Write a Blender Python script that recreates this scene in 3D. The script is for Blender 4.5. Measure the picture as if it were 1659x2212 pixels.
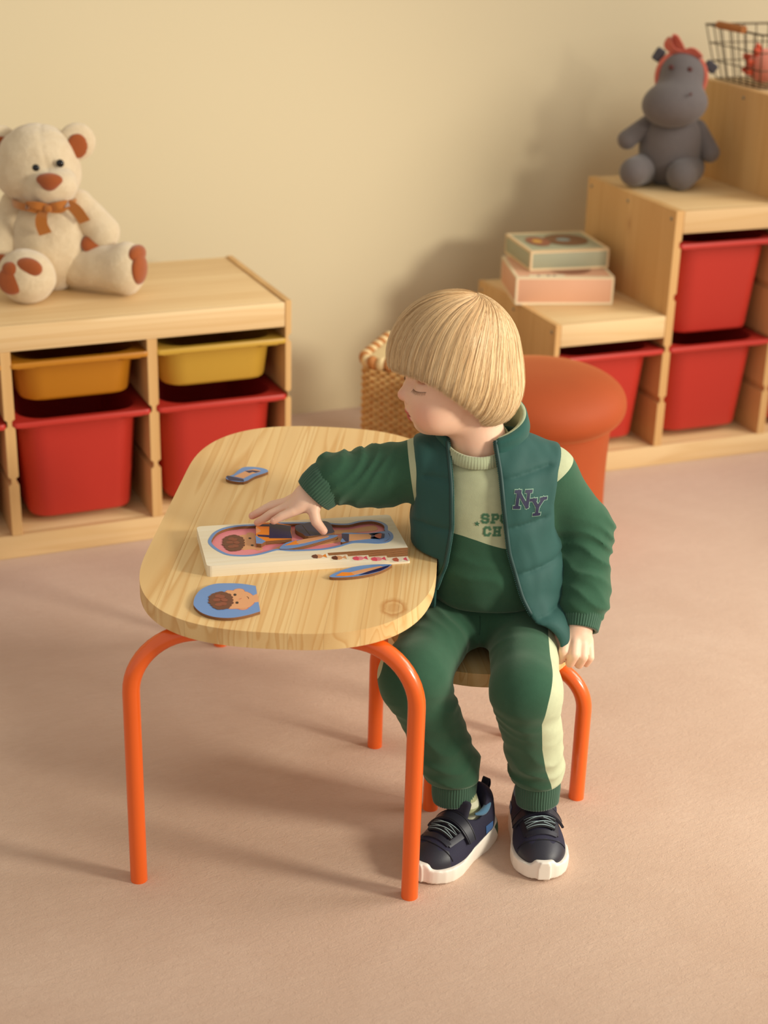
import bpy, bmesh, math, random
import numpy as np
from mathutils import Vector, Matrix, Euler
random.seed(7); np.random.seed(7)
for o in list(bpy.data.objects): bpy.data.objects.remove(o)
SC = bpy.context.scene
COL = SC.collection

# ------------------------------------------------------------------ camera
YAW, PITCH, ROLL = 0.411, 0.4027, 0.0282
cyw, syw = math.cos(YAW), math.sin(YAW)
FWD = Vector((syw*math.cos(PITCH), cyw*math.cos(PITCH), -math.sin(PITCH)))
RGT = Vector((cyw, -syw, 0)); UPV = RGT.cross(FWD)
rx = RGT*math.cos(ROLL) + UPV*math.sin(ROLL); ux = -RGT*math.sin(ROLL) + UPV*math.cos(ROLL)
cd = bpy.data.cameras.new('camera'); cam = bpy.data.objects.new('camera', cd); COL.objects.link(cam)
CAMPOS = Vector((-1.1238, -3.1132, 1.4328))
M = Matrix(((rx.x, ux.x, -FWD.x, CAMPOS.x), (rx.y, ux.y, -FWD.y, CAMPOS.y), (rx.z, ux.z, -FWD.z, CAMPOS.z), (0, 0, 0, 1)))
cam.matrix_world = M
cd.sensor_fit = 'VERTICAL'; cd.sensor_height = 36.0; cd.sensor_width = 27.0
cd.lens = 3382.1/2212*36.0
cd.dof.use_dof = True; cd.dof.focus_distance = 2.36; cd.dof.aperture_fstop = 3.4
cd.clip_start = 0.05; cd.clip_end = 60
SC.camera = cam

# ------------------------------------------------------------------ light
wd = bpy.data.worlds.new('world'); SC.world = wd; wd.use_nodes = True
bg = wd.node_tree.nodes['Background']; bg.inputs[0].default_value = (1.0, 0.95, 0.87, 1); bg.inputs[1].default_value = 0.57
def look(o, tgt):
    o.rotation_euler = (Vector(tgt)-o.location).to_track_quat('-Z', 'Y').to_euler()
def area(name, loc, tgt, size, power, col, shape='DISK'):
    l = bpy.data.lights.new(name, 'AREA'); l.shape = shape; l.size = size; l.energy = power; l.color = col
    o = bpy.data.objects.new(name, l); o.location = loc; look(o, tgt); COL.objects.link(o); return o
def spot(name, loc, tgt, size, power, col, ang, blend):
    l = bpy.data.lights.new(name, 'SPOT'); l.energy = power; l.color = col; l.shadow_soft_size = size
    l.spot_size = math.radians(ang); l.spot_blend = blend
    o = bpy.data.objects.new(name, l); o.location = loc; look(o, tgt); COL.objects.link(o); return o
spot('key_lamp', (1.85, -3.3, 1.55), (-0.30, -0.2, 0.22), 0.30, 345, (1.0, 0.94, 0.79), 52, 0.75)
area('window_light', (3.0, -1.9, 2.3), (0, -0.7, 0.2), 1.8, 75, (1.0, 0.95, 0.87))
SC.view_settings.view_transform = 'Standard'; SC.view_settings.look = 'None'
SC.view_settings.exposure = 0.0; SC.view_settings.gamma = 1.0; SC.view_settings.use_curve_mapping = False

# ------------------------------------------------------------------ helpers
def lin(c):
    c = c.lstrip('#'); v = [int(c[i:i+2], 16)/255 for i in (0, 2, 4)]
    return tuple(x/12.92 if x <= 0.04045 else ((x+0.055)/1.055)**2.4 for x in v)+(1,)
class NT:
    def __init__(s, name):
        s.m = bpy.data.materials.new(name); s.m.use_nodes = True; s.t = s.m.node_tree; s.n = s.t.nodes
        s.p = s.n['Principled BSDF']
    def add(s, kind, ins=None, **kw):
        n = s.n.new(kind)
        for k, v in kw.items(): setattr(n, k, v)
        for k, v in (ins or {}).items():
            if hasattr(v, 'is_linked') and not isinstance(v, (int, float, tuple)): s.t.links.new(v, n.inputs[k])
            else: n.inputs[k].default_value = v
        return n
    def link(s, a, b): s.t.links.new(a, b)
    def math(s, op, a, b=0.0, c=0.0):
        n = s.n.new('ShaderNodeMath'); n.operation = op
        for i, v in enumerate((a, b, c)):
            if isinstance(v, (int, float)): n.inputs[i].default_value = v
            else: s.t.links.new(v, n.inputs[i])
        return n.outputs[0]
    def mix(s, f, a, b):
        n = s.n.new('ShaderNodeMix'); n.data_type = 'RGBA'
        for i, v in ((0, f), (6, a), (7, b)):
            if isinstance(v, (int, float, tuple)): n.inputs[i].default_value = v
            else: s.t.links.new(v, n.inputs[i])
        return n.outputs[2]
    def ramp(s, f, stops, interp='LINEAR'):
        n = s.n.new('ShaderNodeValToRGB'); n.color_ramp.interpolation = interp
        e = n.color_ramp.elements
        while len(e) < len(stops): e.new(0.5)
        for i, (p, c) in enumerate(stops): e[i].position = p; e[i].color = c
        s.t.links.new(f, n.inputs[0]); return n.outputs[0]
    def bump(s, h, strength=0.3, dist=0.002, base=None):
        n = s.n.new('ShaderNodeBump'); n.inputs['Strength'].default_value = strength; n.inputs['Distance'].default_value = dist
        s.t.links.new(h, n.inputs['Height'])
        if base is not None: s.t.links.new(base, n.inputs['Normal'])
        s.t.links.new(n.outputs[0], s.p.inputs['Normal']); return n.outputs[0]
    def coord(s, scale=(1, 1, 1), rot=(0, 0, 0), loc=None, kind='Object'):
        t = s.n.new('ShaderNodeTexCoord'); m = s.n.new('ShaderNodeMapping')
        m.inputs['Scale'].default_value = scale; m.inputs['Rotation'].default_value = rot
        s.t.links.new(t.outputs[kind], m.inputs['Vector'])
        if loc is not None: s.t.links.new(loc, m.inputs['Location'])
        return m.outputs[0]
    def noise(s, vec, scale=5, detail=2, rough=0.5, dist=0.0):
        n = s.n.new('ShaderNodeTexNoise'); n.inputs['Scale'].default_value = scale; n.inputs['Detail'].default_value = detail
        n.inputs['Roughness'].default_value = rough; n.inputs['Distortion'].default_value = dist
        s.t.links.new(vec, n.inputs['Vector']); return n.outputs[0]
    def attr(s, name, out='Fac'):
        n = s.n.new('ShaderNodeAttribute'); n.attribute_name = name; return n.outputs[out]
    def set(s, **k):
        for a, v in k.items():
            a = a.replace('_', ' ')
            if hasattr(v, 'is_linked'): s.t.links.new(v, s.p.inputs[a])
            else: s.p.inputs[a].default_value = v
        return s
def plain(name, col, rough=0.5, bump=None, var=0.0, **kw):
    m = NT(name); c = lin(col)
    m.set(Base_Color=c, Roughness=rough)
    if var or bump:
        v = m.coord()
        if var:
            f = m.noise(v, 12, 3)
            d = tuple(x*(1-var) for x in c[:3])+(1,); l = tuple(min(1, x*(1+var)) for x in c[:3])+(1,)
            m.set(Base_Color=m.mix(f, d, l))
        if bump: m.bump(m.noise(v, bump[0], 3), bump[1], bump[2])
    for k, x in kw.items(): m.set(**{k: x})
    return m.m
def fabric(name, col, scale=900, strength=0.25, sheen=0.3, var=0.10, rough=0.9, dist=0.0006):
    m = NT(name); c = lin(col); v = m.coord()
    f = m.noise(v, 60, 4, 0.6); d = tuple(x*(1-var) for x in c[:3])+(1,); l = tuple(min(1, x*(1+var)) for x in c[:3])+(1,)
    m.set(Base_Color=m.mix(f, d, l), Roughness=rough, Sheen_Weight=sheen, Sheen_Roughness=0.5)
    m.bump(m.noise(v, scale, 2), strength, dist)
    return m.m
def pine(name, axis, base='#E3BE86', dark='#C99A5C', light='#EDD0A0', scale=1.0, knots=True, knot_at=None, grain=0.45, rings=9.0, zs=None, stretch=0.55):
    m = NT(name)
    oi = m.n.new('ShaderNodeObjectInfo')
    off = m.add('ShaderNodeCombineXYZ'); r7 = m.math('MULTIPLY', oi.outputs['Random'], 7.3)
    for i in range(3): m.link(r7, off.inputs[i])
    st = [16.0*scale]*3; st[axis] = stretch*scale
    if zs: st[2] = zs
    v = m.coord(tuple(st), loc=off.outputs[0])
    n1 = m.noise(v, 1.0, 2, 0.45, 0.25)
    st2 = [230.0*scale]*3; st2[axis] = 3.0*scale
    v2 = m.coord(tuple(st2), loc=off.outputs[0]); n2 = m.noise(v2, 1.0, 3, 0.6)
    ring = m.math('FRACT', m.math('MULTIPLY', n1, rings))
    ringm = m.ramp(ring, [(0, (0.0, 0.0, 0.0, 1)), (0.6, (0.25, 0.25, 0.25, 1)), (0.88, (0.9, 0.9, 0.9, 1)), (0.96, (0.35, 0.35, 0.35, 1)), (1.0, (0.0, 0.0, 0.0, 1))])
    c = m.mix(m.math('MULTIPLY', ringm, grain), lin(light), lin(dark))
    c = m.mix(m.math('MULTIPLY', n2, 0.5), c, lin(base))
    st4 = [9.0*scale]*3; st4[axis] = 0.4*scale
    n4 = m.noise(m.coord(tuple(st4), loc=off.outputs[0]), 1.0, 1, 0.5)
    c = m.mix(m.math('MULTIPLY', m.ramp(n4, [(0.42, (0, 0, 0, 1)), (0.7, (1, 1, 1, 1))]), 0.4), c, lin(dark))
    tint = m.math('MULTIPLY_ADD', oi.outputs['Random'], 0.30, 0.0)
    c = m.mix(tint, c, lin(base))
    if knots:
        st3 = [5.5*scale]*3; st3[axis] = 2.6*scale
        v3 = m.coord(tuple(st3), loc=off.outputs[0])
        vo = m.n.new('ShaderNodeTexVoronoi'); vo.inputs['Scale'].default_value = 1.0; m.link(v3, vo.inputs['Vector'])
        k = m.math('LESS_THAN', m.noise(vo.outputs['Position'], 3.1, 0), 0.52)
        km = m.ramp(vo.outputs['Distance'], [(0, (1, 1, 1, 1)), (0.045, (0.8, 0.8, 0.8, 1)), (0.075, (0.15, 0.15, 0.15, 1)), (0.12, (0, 0, 0, 1))])
        c = m.mix(m.math('MULTIPLY', km, k), c, lin('#9A5A2C'))
    if knot_at:   # one knot with its rings at a given spot of the board
        kx, ky, kr = knot_at; vk = m.coord(); sep = m.add('ShaderNodeSeparateXYZ', {0: vk})
        dx = m.math('MULTIPLY', m.math('SUBTRACT', sep.outputs[0], kx), 1.0/kr); dy = m.math('MULTIPLY', m.math('SUBTRACT', sep.outputs[1], ky), 0.62/kr)
        rr = m.math('SQRT', m.math('ADD', m.math('MULTIPLY', dx, dx), m.math('MULTIPLY', dy, dy)))
        rr = m.math('ADD', rr, m.math('MULTIPLY', m.noise(vk, 60, 3), 0.35))
        km = m.ramp(rr, [(0.0, (0.4, 0.4, 0.4, 1)), (0.45, (0.5, 0.5, 0.5, 1)), (0.62, (0.2, 0.2, 0.2, 1)), (0.72, (0.75, 0.75, 0.75, 1)), (0.95, (0.1, 0.1, 0.1, 1)), (1.0, (0, 0, 0, 1))])
        c = m.mix(km, c, lin('#B97B3E'))
    m.set(Base_Color=c, Roughness=0.48)
    m.p.inputs['Specular IOR Level'].default_value = 0.35
    m.bump(n2, 0.08, 0.001)
    return m.m

def mesh_obj(name, verts, faces, mat=None, parent=None, smooth=True, attrs=None, sharp=None):
    me = bpy.data.meshes.new(name)
    me.from_pydata([tuple(map(float, v)) for v in verts], [], [tuple(map(int, f)) for f in faces])
    if attrs:
        for k, a in attrs.items():
            at = me.attributes.new(k, 'FLOAT', 'POINT'); at.data.foreach_set('value', np.asarray(a, np.float32))
    if smooth: me.polygons.foreach_set('use_smooth', [True]*len(me.polygons))
    if sharp is not None:
        try: me.set_sharp_from_angle(angle=math.radians(sharp))
        except Exception: pass
    if mat is not None:
        for mm in (mat if isinstance(mat, (list, tuple)) else [mat]): me.materials.append(mm)
    o = bpy.data.objects.new(name, me); COL.objects.link(o)
    if parent is not None: o.parent = parent
    return o
def bm_obj(name, bm, mat, parent=None, smooth=True, sharp=40):
    bmesh.ops.recalc_face_normals(bm, faces=bm.faces)
    me = bpy.data.meshes.new(name); bm.to_mesh(me); bm.free()
    if smooth:
        me.polygons.foreach_set('use_smooth', [True]*len(me.polygons))
        if sharp: me.set_sharp_from_angle(angle=math.radians(sharp))
    if mat is not None:
        for mm in (mat if isinstance(mat, (list, tuple)) else [mat]): me.materials.append(mm)
    o = bpy.data.objects.new(name, me); COL.objects.link(o)
    if parent is not None: o.parent = parent
    return o
def thing(name, label, cat, loc=(0, 0, 0), rz=0, group=None):
    o = bpy.data.objects.new(name, None); o.empty_display_size = 0.05; COL.objects.link(o)
    o.location = loc; o.rotation_euler = (0, 0, rz); tag(o, label, cat, group); return o
def tag(o, label, cat, group=None):
    o['label'] = label; o['category'] = cat
    if group: o['group'] = group
    return o
def struct(o): o['kind'] = 'structure'; return o
def box(name, lo, hi, mat, parent=None, bev=0.0015, seg=2):
    bm = bmesh.new(); bmesh.ops.create_cube(bm, size=1)
    for v in bm.verts: v.co = Vector([lo[i]+(v.co[i]+0.5)*(hi[i]-lo[i]) for i in range(3)])
    if bev: bmesh.ops.bevel(bm, geom=list(bm.edges), offset=bev, segments=seg, affect='EDGES', profile=0.5)
    return bm_obj(name, bm, mat, parent)
def prism(name, poly, axis, a, b, mat, parent=None, bev=0.0, seg=2, smooth=True):
    """polygon in the two other axes (cyclic order), pushed along axis from a to b"""
    bm = bmesh.new()
    def P(p, t):
        if axis == 2: return (p[0], p[1], t)
        if axis == 1: return (p[0], t, p[1])
        return (t, p[0], p[1])
    A = [bm.verts.new(P(p, a)) for p in poly]; B = [bm.verts.new(P(p, b)) for p in poly]
    n = len(poly); bm.faces.new(A); bm.faces.new(B[::-1])
    for i in range(n): bm.faces.new((A[i], B[i], B[(i+1) % n], A[(i+1) % n]))
    if bev:
        es = [e for e in bm.edges if (e.verts[0] in A) == (e.verts[1] in A)]
        bmesh.ops.bevel(bm, geom=es, offset=bev, segments=seg, affect='EDGES', profile=0.5)
    return bm_obj(name, bm, mat, parent, smooth)
def tube_geo(path, rad, n=12, caps=True):
    P = np.array(path, float); m = len(P); R = np.full(m, rad) if np.isscalar(rad) else np.array(rad, float)
    T = np.gradient(P, axis=0); T /= np.linalg.norm(T, axis=1)[:, None]+1e-12
    u = np.cross(T[0], [0, 0, 1.0]);
    if np.linalg.norm(u) < 1e-3: u = np.cross(T[0], [1.0, 0, 0])
    u /= np.linalg.norm(u); V = []
    for i in range(m):
        u = u-T[i]*(u@T[i]); u /= np.linalg.norm(u); w = np.cross(T[i], u)
        for k in range(n):
            a = 2*math.pi*k/n; V.append(P[i]+R[i]*(math.cos(a)*u+math.sin(a)*w))
    F = [(i*n+k, i*n+(k+1) % n, (i+1)*n+(k+1) % n, (i+1)*n+k) for i in range(m-1) for k in range(n)]
    if caps: F.append(tuple(range(n))[::-1]); F.append(tuple((m-1)*n+k for k in range(n)))
    return V, F
def tube(name, path, rad, mat, parent=None, n=12): return mesh_obj(name, *tube_geo(path, rad, n), mat, parent, True, sharp=50)
def join_geo(parts):
    V, F = [], []
    for v, f in parts:
        b = len(V); V += list(v); F += [tuple(i+b for i in q) for q in f]
    return V, F
def lathe(name, prof, mat, parent=None, n=64, sx=1, sy=1, cen=(0, 0)):
    V, F = [], []
    for r, z in prof:
        for k in range(n): a = 2*math.pi*k/n; V.append((cen[0]+sx*r*math.cos(a), cen[1]+sy*r*math.sin(a), z))
    m = len(prof)
    for i in range(m-1):
        for k in range(n): F.append((i*n+k, i*n+(k+1) % n, (i+1)*n+(k+1) % n, (i+1)*n+k))
    F.append(tuple(range(n))[::-1]); F.append(tuple((m-1)*n+k for k in range(n)))
    return mesh_obj(name, V, F, mat, parent, True, sharp=50)
def rrect(w, d, r, n=6, cx=0, cy=0):
    pts = []
    for sx, sy, a0 in ((1, 1, 0), (-1, 1, 90), (-1, -1, 180), (1, -1, 270)):
        for k in range(n+1):
            a = math.radians(a0+90*k/n); pts.append((cx+sx*(w/2-r)+r*math.cos(a), cy+sy*(d/2-r)+r*math.sin(a)))
    return pts
def loft(name, rings, mat, parent=None, cap0=True, cap1=True, smooth=True, sharp=45):
    V, F = [], []; n = len(rings[0])
    for r in rings: V += list(r)
    for i in range(len(rings)-1):
        for k in range(n): F.append((i*n+k, i*n+(k+1) % n, (i+1)*n+(k+1) % n, (i+1)*n+k))
    if cap0: F.append(tuple(range(n))[::-1])
    if cap1: F.append(tuple((len(rings)-1)*n+k for k in range(n)))
    return mesh_obj(name, V, F, mat, parent, smooth, sharp=sharp)
def spline(pts, n=8):
    P = [np.array(p, float) for p in pts]; P = [2*P[0]-P[1]]+P+[2*P[-1]-P[-2]]; out = []
    for i in range(1, len(P)-2):
        for k in range(n):
            t = k/n; out.append(0.5*((2*P[i])+(P[i+1]-P[i-1])*t+(2*P[i-1]-5*P[i]+4*P[i+1]-P[i+2])*t*t+(3*P[i]-P[i-1]-3*P[i+1]+P[i+2])*t**3))
    out.append(P[-2]); return out
def copy_tree(o, parent=None, link=True):
    c = o.copy(); COL.objects.link(c)
    if parent is not None: c.parent = parent
    for ch in o.children: copy_tree(ch, c)
    return c

# ---- signed-distance modelling: smooth unions of rounded cones, ellipsoids and boxes, meshed with surface nets
def N(p): return np.sqrt((p*p).sum(-1))
def s_cone(P, a, b, r1, r2):
    a = np.array(a, np.float32); b = np.array(b, np.float32); ab = b-a
    h = np.clip(((P-a)@ab)/(ab@ab), 0, 1)
    return N(P-a-h[:, None]*ab)-(r1+(r2-r1)*h)
def s_ell(P, c, r, R=None):
    q = P-np.array(c, np.float32)
    if R is not None: q = q@R
    r = np.array(r, np.float32); k0 = N(q/r); k1 = N(q/(r*r))
    return np.where(k1 > 1e-9, k0*(k0-1)/np.maximum(k1, 1e-9), -r.min())
def s_box(P, c, h, r, R=None):
    q = P-np.array(c, np.float32)
    if R is not None: q = q@R
    q = np.abs(q)-(np.array(h, np.float32)-r)
    return N(np.maximum(q, 0))+np.minimum(q.max(-1), 0)-r
def su(a, b, k):
    h = np.clip(0.5+0.5*(b-a)/k, 0, 1); return b+(a-b)*h-k*h*(1-h)
def ss(a, b, k):  # a minus b
    h = np.clip(0.5-0.5*(a+b)/k, 0, 1); return a+(-b-a)*h+k*h*(1-h)
def si(a, b, k): return -su(-a, -b, k)
def rotm(x=0, y=0, z=0): return np.array(Euler((math.radians(x), math.radians(y), math.radians(z))).to_matrix(), np.float32)
def nz(P, f, seed=0):
    s = seed*1.7; x, y, z = P[:, 0]*f, P[:, 1]*f, P[:, 2]*f
    return (np.sin(x+1.3*np.sin(y+s)+s)*np.cos(y*1.1+1.2*np.sin(z-s))+np.sin(z*1.3+1.1*np.sin(x*0.9+s))*0.8)/1.8
def surfnet(f, lo, hi, h, cs=4):
    lo = np.array(lo, float); hi = np.array(hi, float)
    nc = np.ceil((hi-lo)/(h*cs)).astype(int)+1; n = (nc)*cs
    cg = np.stack(np.meshgrid(*[lo[i]+(np.arange(nc[i])+0.5)*h*cs-0.5*h for i in range(3)], indexing='ij'), -1).reshape(-1, 3).astype(np.float32)
    dc = f(cg).reshape(nc)
    near = np.abs(dc) < h*cs*1.9
    D = np.repeat(np.repeat(np.repeat(dc, cs, 0), cs, 1), cs, 2).astype(np.float32)
    mk = np.repeat(np.repeat(np.repeat(near, cs, 0), cs, 1), cs, 2)
    idx = np.argwhere(mk); out = np.empty(len(idx), np.float32); B = 400000
    for i in range(0, len(idx), B): out[i:i+B] = f((lo+idx[i:i+B]*h).astype(np.float32))
    D[mk] = out
    S = D < 0; nx, ny, nzz = D.shape
    cnt = np.zeros((nx-1, ny-1, nzz-1), np.float32); acc = np.zeros((nx-1, ny-1, nzz-1, 3), np.float32)
    sl = lambda o: tuple(slice(o[i], D.shape[i]-1+o[i]) for i in range(3))
    for ax in range(3):
        oth = [i for i in range(3) if i != ax]
        for u in (0, 1):
            for v in (0, 1):
                o0 = [0, 0, 0]; o0[oth[0]] = u; o0[oth[1]] = v; o1 = list(o0); o1[ax] = 1
                a, b = D[sl(o0)], D[sl(o1)]; x = (a < 0) != (b < 0)
                t = np.where(x, a/(a-b+1e-20), 0)
                cnt += x
                p = [np.float32(o0[0]), np.float32(o0[1]), np.float32(o0[2])]
                for i in range(3): acc[..., i] += np.where(x, t if i == ax else p[i], 0)
    act = cnt > 0; ids = -np.ones(cnt.shape, int); ids[act] = np.arange(act.sum())
    cell = np.argwhere(act); V = lo+(cell+acc[act]/cnt[act][:, None])*h
    F = []
    for ax in range(3):
        o1, o2 = [(1, 2), (2, 0), (0, 1)][ax]
        A = D; a = A; sh = [slice(0, s) for s in D.shape]
        s0 = list(sh); s1 = list(sh); s0[ax] = slice(0, D.shape[ax]-1); s1[ax] = slice(1, None)
        x = S[tuple(s0)] != S[tuple(s1)]
        E = np.argwhere(x); E = E[(E[:, o1] > 0) & (E[:, o2] > 0) & (E[:, o1] < D.shape[o1]-1) & (E[:, o2] < D.shape[o2]-1)]
        d1 = np.zeros(3, int); d1[o1] = 1; d2 = np.zeros(3, int); d2[o2] = 1
        q = [ids[tuple((E-d1-d2).T)], ids[tuple((E-d2).T)], ids[tuple(E.T)], ids[tuple((E-d1).T)]]
        q = np.stack(q, 1); flip = S[tuple(E.T)]
        q[~flip] = q[~flip][:, ::-1]; F.append(q)
    F = np.concatenate(F); F = F[(F >= 0).all(1)]
    return V, F
def np_mesh(name, V, F, mat, parent=None, attrs=None, smooth=True):
    me = bpy.data.meshes.new(name); k = F.shape[1]
    me.vertices.add(len(V)); me.vertices.foreach_set('co', np.asarray(V, np.float32).ravel())
    me.loops.add(F.size); me.loops.foreach_set('vertex_index', F.ravel().astype(np.int32))
    me.polygons.add(len(F)); me.polygons.foreach_set('loop_start', np.arange(0, F.size, k, dtype=np.int32))
    try: me.polygons.foreach_set('loop_total', np.full(len(F), k, np.int32))
    except Exception: pass
    if smooth: me.polygons.foreach_set('use_smooth', np.ones(len(F), bool))
    if attrs:
        for kk, a in attrs.items():
            at = me.attributes.new(kk, 'FLOAT', 'POINT'); at.data.foreach_set('value', np.asarray(a, np.float32))
    me.update(calc_edges=True); me.validate()
    for mm in (mat if isinstance(mat, (list, tuple)) else [mat]): me.materials.append(mm)
    o = bpy.data.objects.new(name, me); COL.objects.link(o)
    if parent is not None: o.parent = parent
    return o
def sdf_obj(name, f, lo, hi, h, mat, parent=None, attrs=None):
    V, F = surfnet(f, lo, hi, h)
    at = {k: g(V.astype(np.float32)) for k, g in attrs.items()} if attrs else None
    return np_mesh(name, V, F, mat, parent, at)

# ------------------------------------------------------------------ setting
def carpet_mat():
    m = NT('carpet'); v = m.coord()
    warp = m.noise(v, 2.2, 3, 0.5)
    big = m.noise(v, 3.0, 4, 0.6, 0.6)
    vs = m.coord((1.0, 2.6, 1.0), (0, 0, 0.5)); pile = m.noise(vs, 70, 4, 0.65, 0.8)
    fine = m.noise(v, 420, 3, 0.7)
    c = m.mix(m.ramp(big, [(0.3, (0, 0, 0, 1)), (0.7, (1, 1, 1, 1))]), lin('#C9A88F'), lin('#D6B8A0'))
    vt = m.coord((1.0, 3.2, 1.0), (0, 0, 0.5)); stk_ = m.noise(vt, 22, 4, 0.65, 1.0)
    c = m.mix(m.math('MULTIPLY', m.ramp(stk_, [(0.35, (0, 0, 0, 1)), (0.75, (1, 1, 1, 1))]), 0.35), c, lin('#BF9C84'))
    c = m.mix(m.math('MULTIPLY', fine, 0.35), c, lin('#B8947A'))
    m.set(Base_Color=c, Roughness=1.0, Sheen_Weight=0.25, Sheen_Roughness=0.6); m.p.inputs['Specular IOR Level'].default_value = 0.05
    b1 = m.bump(pile, 0.38, 0.005)
    m.bump(fine, 0.45, 0.0018, b1)
    return m.m
def wall_mat():
    m = NT('wall_paint'); v = m.coord()
    m.set(Base_Color=m.mix(m.noise(v, 1.2, 2), lin('#D8C9A6'), lin('#DDCFAD')), Roughness=0.85)
    m.p.inputs['Specular IOR Level'].default_value = 0.2
    m.bump(m.noise(v, 120, 3), 0.05, 0.001); return m.m
def grid(name, nx, ny, f, mat):
    V = [f(i/nx, j/ny) for j in range(ny+1) for i in range(nx+1)]
    F = [(j*(nx+1)+i, j*(nx+1)+i+1, (j+1)*(nx+1)+i+1, (j+1)*(nx+1)+i) for j in range(ny) for i in range(nx)]
    return mesh_obj(name, V, F, mat)
fl = struct(box('floor', (-4, -5, -0.05), (4.5, 0.68, 0.0), carpet_mat(), None, 0))
fl['label'] = 'soft short-pile beige pink carpet covering the whole floor'
wl = struct(box('wall_back', (-4, 0.677, -0.05), (4.5, 0.80, 2.8), wall_mat(), None, 0))
wl['label'] = 'plain cream painted wall behind the storage units'

# ------------------------------------------------------------------ storage units
PX, PY, PZ = pine('pine_along_x', 0), pine('pine_along_y', 1), pine('pine_along_z', 2)
PZS = pine('pine_side', 2, base='#D8AA6C', dark='#B98446', light='#E2BA80')
SCREW = plain('zinc_screw', '#8F8F8A', 0.35, Metallic=0.9)
def notched(x0, x1, ztop, zb, slots, left=True, right=True, nd=0.0075, nh=0.0125):
    L = [(x0, zb)]; R = [(x1, zb)]
    for s in sorted(slots):
        c = 0.003
        if s+nh/2 > ztop: continue
        if right: R += [(x1, s-nh/2-c), (x1-nd, s-nh/2), (x1-nd, s+nh/2), (x1, s+nh/2+c)]
        if left: L += [(x0, s-nh/2-c), (x0+nd, s-nh/2), (x0+nd, s+nh/2), (x0, s+nh/2+c)]
    R.append((x1, ztop)); L.append((x0, ztop))
    return R + L[::-1]
P_, TD = 0.3077, 0.0222
def unit_panels(u, xs, tops, D, slots, base=0.0524):
    """xs: (x0,x1) of each upright, tops: upright heights"""
    n = len(xs)
    for i, (x0, x1) in enumerate(xs):
        L, R = i > 0, i < n-1
        nm = 'divider_panel' if (L and R) else 'side_panel'
        zb = base if (L and R) else 0.0
        sl = [s for s in slots if s < tops[i]-0.06]
        lt = [s for s in sl if s < (tops[i-1] if i else 0)] if L else []
        poly = notched(x0, x1, tops[i], zb, sl, L, R)
        if L and i and tops[i-1] < tops[i]:   # the side above the lower neighbour stays plain
            poly = [p for p in notched(x0, x1, tops[i], zb, sl, False, True)]
            low = notched(x0, x1, tops[i], zb, [s for s in sl if s < tops[i-1]-0.06], True, False)
            k = len([p for p in poly if p[0] > (x0+x1)/2-0.006]); poly = poly[:k]
            poly = poly + [p for p in low[::-1][0:0]]
            Lp = [(x0, zb)]
            for s in sorted([s for s in sl if s < tops[i-1]-0.06]):
                Lp += [(x0, s-0.00925), (x0+0.0075, s-0.00625), (x0+0.0075, s+0.00625), (x0, s+0.00925)]
            Lp.append((x0, tops[i])); poly = poly + Lp[::-1]
        prism(nm, poly, 1, 0.0, D, PZS if (nm == 'side_panel' or tops[i] != tops[0]) else PZ, u, 0.001, 1)
# left, low unit
DL, HL = 0.4213, 0.5183; SL = (0.1772, 0.3052, 0.4347)
lu = thing('storage_unit', 'low pine storage unit with yellow and red bins carrying the teddy bear', 'storage unit', (0, 0, 0))
xa, xb, xc = -3*P_-0.010, -2*P_-0.005, -P_-0.005
unit_panels(lu, [(xa, xa+0.014), (xb-TD/2, xb+TD/2), (xc-TD/2, xc+TD/2), (-0.014, 0.0)], [HL, HL-0.058, HL-0.058, HL], DL, SL)
box('top_board', (xa+0.014, 0.0175, HL-0.022), (-0.0145, DL-0.004, HL-0.003), PX, lu, 0.001)
box('apron_board', (xa+0.014, 0.0, HL-0.058), (-0.0145, 0.017, HL-0.003), PX, lu, 0.0025)
box('plinth_board', (xa+0.014, 0.0, 0.0), (-0.0145, 0.018, 0.0524), PX, lu, 0.002)
box('bottom_shelf', (xa+0.014, 0.0185, 0.034), (-0.0145, DL-0.004, 0.0522), PX, lu, 0.001)
box('back_board', (xa+0.014, DL-0.003, 0.0), (-0.0145, DL, HL-0.003), PX, lu, 0)
# right, stepped unit
DR = 0.44
ru = thing('stepped_storage_unit', 'stepped pine storage unit with red bins on the right', 'storage unit', (0.6768, 0.0267, 0), -0.026)
RL, RM, RH = 0.3935, 0.6494, 0.8931; SR = (0.1757, 0.3077, 0.4374, 0.5670, 0.6970, 0.8200)
x1, x2, x3 = P_+0.005, 2*P_+0.005, 3*P_+0.010
unit_panels(ru, [(0, 0.014), (x1-TD/2, x1+TD/2), (x2-TD/2, x2+TD/2), (x3-0.014, x3)], [RL, RM, RH, RH], DR, SR)
for a, b, h in ((0.0145, x1-TD/2-0.0005, RL), (x1+TD/2+0.0005, x2-TD/2-0.0005, RM), (x2+TD/2+0.0005, x3-0.0145, RH)):
    box('top_board', (a, 0.0185, h-0.022), (b, DR-0.004, h-0.001), PX, ru, 0.001)
    box('apron_board', (a, 0.0, h-0.056), (b, 0.018, h-0.001), PX, ru, 0.0025)
    box('back_board', (a, DR-0.0035, 0.0), (b, DR-0.0005, h-0.024), PX, ru, 0)
box('plinth_board', (0.0145, 0.0, 0.0), (x3-0.0145, 0.018, 0.0524), PX, ru, 0.002)
box('bottom_shelf', (0.0145, 0.0185, 0.034), (x3-0.0145, DR-0.004, 0.0522), PX, ru, 0.001)
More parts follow.
